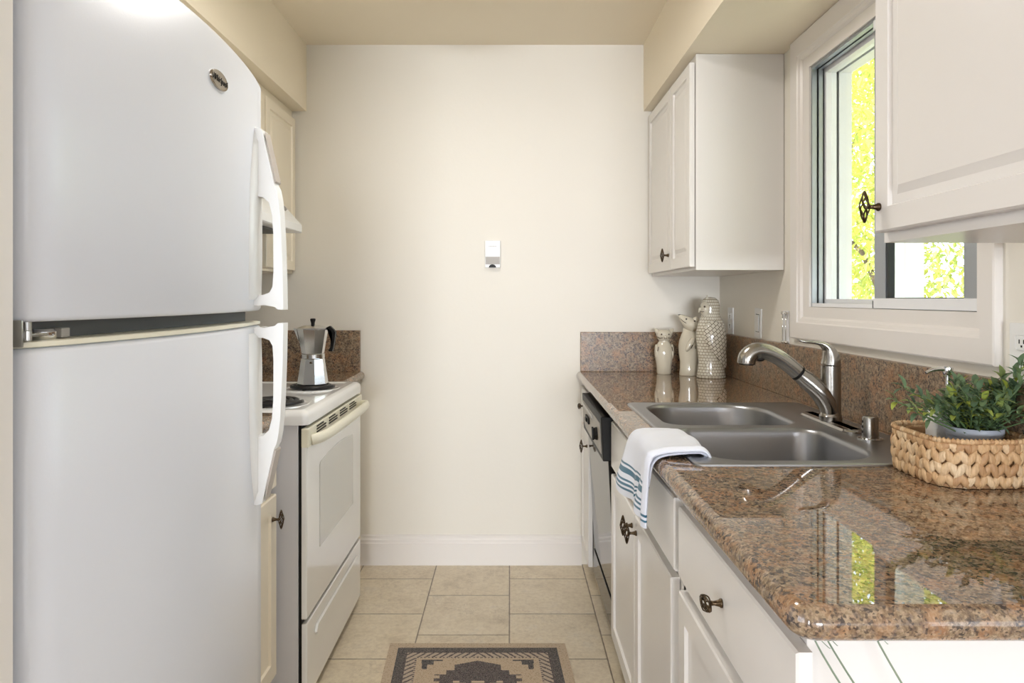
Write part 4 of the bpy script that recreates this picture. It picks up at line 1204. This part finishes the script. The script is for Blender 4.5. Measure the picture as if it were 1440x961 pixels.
# soap dispenser behind the pot
sx_, sy_ = .886, 1.432
sd_ = thing('soap_dispenser', 'white soap bottle with chrome pump behind the plant in the basket', 'soap dispenser', (sx_, sy_, TZ+.009))
bm = bmesh.new()
def SB(e, z): return [(x, y, TZ+.009+z) for x, y in rrect(sx_-.033, sx_+.033, sy_-.019, sy_+.019, .008, (e,)*4, 5)]
loft(bm, [SB(.003, 0), SB(0, .003), SB(0, .108), SB(.003, .114), SB(.012, .118)])
obj('bottle', bm, 'whiteplastic', sd_, 45)
bm = bmesh.new(); lathe(bm, [(.012, .118), (.012, .128), (.0045, .130), (.0045, .178), (.009, .180), (.0105, .186), (.010, .194), (.006, .196)], (sx_+.005, sy_, TZ+.009), 20)
zz = TZ+.009+.189
tube(bm, smoothpath([(sx_+.005, sy_, zz), (sx_-.012, sy_, zz+.002), (sx_-.028, sy_, zz), (sx_-.040, sy_, zz-.006)], 4), [.0045]*9+[.0035]*4, 10)
obj('pump', bm, 'chrome', sd_, 40)

# ------------------------------------------------------------------ grass plant in front of the end panel
gx, gy = .76, .56
gp = thing('grass_plant', 'potted plant with thin arching blades in front of the white end panel', 'plant', (gx, gy, 0))
bm = bmesh.new(); lathe(bm, [(0, .001), (.09, .001), (.12, .24), (.125, .26), (.115, .26), (.11, .235), (0, .23)], (gx, gy, 0), 30, caps=False); obj('pot', bm, 'ceramic', gp, 40)
bm = bmesh.new()
def bladeto(tip, mid):
    b0 = Vector((gx+random.uniform(-.04, .04), gy+random.uniform(-.04, .04), .23))
    P = smoothpath([tuple(b0), tuple(mid), tuple(tip)], 10)
    n = len(P)-1
    for i in range(n):
        pass
    tube(bm, P, [(.0005+.0010*(1-(i/n)**2), .0004) for i in range(n+1)], 6)
yb = .80
def E(px, py, y): k = 990/y; return ((px-717)/k, y, 1.252-(py-419)/k)
for (t_, m_) in (((1168, 912, yb), (1196, 985, .78)), ((1178, 908, yb), (1216, 985, .78)), ((1249, 906, .80), (1276, 975, .78))):
    bladeto(E(*t_), E(*m_))
for k in range(14):
    a = random.uniform(0, 2*PI); r = random.uniform(.08, .2)
    t_ = Vector((gx+r*math.cos(a)+.12, gy-.05+.3*r*math.sin(a), random.uniform(.45, .62))); bladeto(t_, Vector((gx+r*.5*math.cos(a)+.05, gy+.15*r*math.sin(a), .42)))
obj('blades', bm, 'blade', gp, True)

# ------------------------------------------------------------------ rug
RW, RL = .63, .95; rot = math.radians(3)
NX, NY = 210, 320
bm = bmesh.new(); col = bm.loops.layers.color.new('Col')
c0 = Vector((-.432, 2.538, .0)); ux = Vector((math.cos(0.0), .0, 0)); vy = Vector((math.sin(rot), -math.cos(rot), 0))
tan_ = rgb(226, 215, 200); drk = rgb(100, 102, 120); mid = rgb(110, 96, 104); plum = rgb(132, 118, 130); lite = rgb(220, 211, 200)
def rugcol(a, b):
    """a across 0..RW, b along 0..RL (0 = far edge)"""
    m = min(a, RW-a, b, RL-b)
    n = random.random()
    if m < .033: return tan_ if n > .12 else rgb(208, 195, 178)
    if m < .038: return drk
    if m < .062: return drk if n < .5 else rgb(136, 128, 130)
    if m < .069: return plum if n < .75 else mid
    if m < .098:
        al = (a if (m == b or m == RL-b) else b)
        q = (al/.026 + (m-.069)/.029*1.0*(1 if al < (RW if (m == b or m == RL-b) else RL)/2 else -1)) % 1
        return plum if q < .36 else lite
    if m < .104:
        al = (a if (m == b or m == RL-b) else b)
        return plum if (al/.013) % 1 < .5 else lite
    # field
    ca, cb = abs(a-RW/2), b if b < RL/2 else RL-b
    # corner brackets
    ea, eb = (RW/2-.104)-ca, cb-.104
    if .018 < ea < .09 and .012 < eb < .022+.012*(ea < .06) and ea < .105: return drk
    if .030 < ea < .062 and .012 < eb < .045 and eb < .055: return drk if n < .85 else plum
    if .018 < ea < .040 and .012 < eb < .075 and ea > .018+(eb-.012)*.1: return drk if n < .85 else plum
    # central medallion
    if cb > .122:
        w = .0
        if cb < .150: w = .078*(cb-.122)/.028
        elif cb < .185: w = .078
        elif cb < .21: w = .105
        elif cb < .30: w = .125+.02*(int(cb/.018) % 2)
        else: w = .15
        if ca < w:
            if cb > .25 and ca < w-.04 and (int(ca/.02)+int(cb/.02)) % 3 == 0: return tan_
            return plum if n < .55 else (drk if n < .8 else rgb(126, 112, 114))
    if cb > .26 and ca > .19 and (int(ca/.014)+int(cb/.014)) % 2: return mid
    return tan_ if n > .18 else rgb(212, 199, 182)
V = []
for i in range(NX+1):
    V.append([bm.verts.new(c0+ux*(RW*i/NX)+vy*(RL*j/NY)+Vector((0, 0, .006))) for j in range(NY+1)])
for i in range(NX):
    for j in range(NY):
        f = bm.faces.new((V[i][j], V[i][j+1], V[i+1][j+1], V[i+1][j])); cc_ = rugcol((i+.5)*RW/NX, (j+.5)*RL/NY)
        for l in f.loops: l[col] = cc_
bv = [[bm.verts.new(V[i][j].co-Vector((0, 0, .0055))) for j in (0, NY)] for i in (0, NX)]
def wallstrip(vs, b0, b1):
    n = len(vs)-1; bs = [b0]+[bm.verts.new(v.co-Vector((0, 0, .0055))) for v in vs[1:-1]]+[b1]
    for i in range(n):
        f = bm.faces.new((vs[i], vs[i+1], bs[i+1], bs[i]))
        for l in f.loops: l[col] = tan_
wallstrip([V[i][0] for i in range(NX+1)], bv[0][0], bv[1][0]); wallstrip([V[i][NY] for i in range(NX+1)], bv[0][1], bv[1][1])
wallstrip(V[0], bv[0][0], bv[0][1]); wallstrip(V[NX], bv[1][0], bv[1][1])
free('rug', bm, 'rug', (-.1, 2.06, 0), 'tan rug with charcoal geometric border and medallion on the tiled floor', 'rug')

# ------------------------------------------------------------------ lights
def area(name, loc, rot_, sx__, sy__, power, color):
    l = bpy.data.lights.new(name, 'AREA'); l.shape = 'RECTANGLE'; l.size = sx__; l.size_y = sy__; l.energy = power; l.color = color
    o = bpy.data.objects.new(name, l); C.objects.link(o); o.location = loc; o.rotation_euler = rot_; return o
area('rear_window_daylight', (0, -17.97, 1.3), (PI/2, 0, 0), 4.7, 2.0, 1300, (.87, .92, 1))
area('left_opening_fill', (-2.98, -4.1, 1.1), (0, -PI/2, 0), 2.0, 1.0, 20, (.9, .95, 1))  # fill light added in the unseen left opening
area('right_rear_fill', (2.98, -3.4, 1.2), (0, PI/2, 0), 2.1, 3.0, 28, (.86, .92, 1))  # fill light added for the fridge front; solid wall behind it
area('left_side_fill', (-2.97, -1.0, 1.3), (0, -PI/2, 0), 1.9, 1.9, 34, (.93, .94, 1))  # fill light added for the right-hand cabinet fronts
area('right_side_fill', (2.97, -1.0, 1.3), (0, PI/2, 0), 1.9, 1.9, 14, (.88, .93, 1))  # matching fill light added for the fridge doors
area('kitchen_ceiling_lamp', (-.17, 1.9, H-.085), (0, 0, 0), .3, .3, 8.5, (1, .965, .93))
sun = bpy.data.lights.new('sun', 'SUN'); sun.energy = 13; sun.angle = math.radians(.6); sun.color = (1, .95, .84)
so = bpy.data.objects.new('sun', sun); C.objects.link(so); so.rotation_euler = (math.radians(12), math.radians(-42), 0)
w = bpy.data.worlds.new('sky'); sc.world = w; w.use_nodes = True; nt = w.node_tree; nt.nodes.clear()
wo = nt.nodes.new('ShaderNodeOutputWorld'); bg_ = nt.nodes.new('ShaderNodeBackground'); nt.links.new(bg_.outputs[0], wo.inputs[0])
sk_ = nt.nodes.new('ShaderNodeTexSky')
try:
    sk_.sky_type = 'NISHITA'; sk_.sun_disc = False; sk_.sun_elevation = math.radians(48); sk_.sun_rotation = math.radians(250)
except Exception: pass
mixn = nt.nodes.new('ShaderNodeMix'); mixn.data_type = 'RGBA'; mixn.inputs[0].default_value = .5
nt.links.new(sk_.outputs[0], mixn.inputs[6]); mixn.inputs[7].default_value = (7, 7.3, 7.6, 1)
nt.links.new(mixn.outputs[2], bg_.inputs[0]); bg_.inputs[1].default_value = .9

for o in C.objects:
    if o.get('category') == 'tree': o['group'] = 'trees outside the kitchen window'
    if o.get('category') == 'figurine': o['group'] = 'ceramic animal figurines in the corner'
    if o.get('category') == 'outlet': o['group'] = 'outlets on the right wall'
# ------------------------------------------------------------------ camera
cam = bpy.data.cameras.new('camera'); cam.sensor_width = 36; cam.lens = 990/1440*36
cam.shift_x = 3/1440; cam.shift_y = -61.5/1440; cam.clip_start = .02
co = bpy.data.objects.new('camera', cam); C.objects.link(co); co.location = (0, 0, 1.252); co.rotation_euler = (PI/2, 0, 0)
sc.camera = co
sc.view_settings.view_transform = 'Standard'; sc.view_settings.look = 'None'; sc.view_settings.gamma = 1
sc.view_settings.exposure = .43; sc.view_settings.use_curve_mapping = False
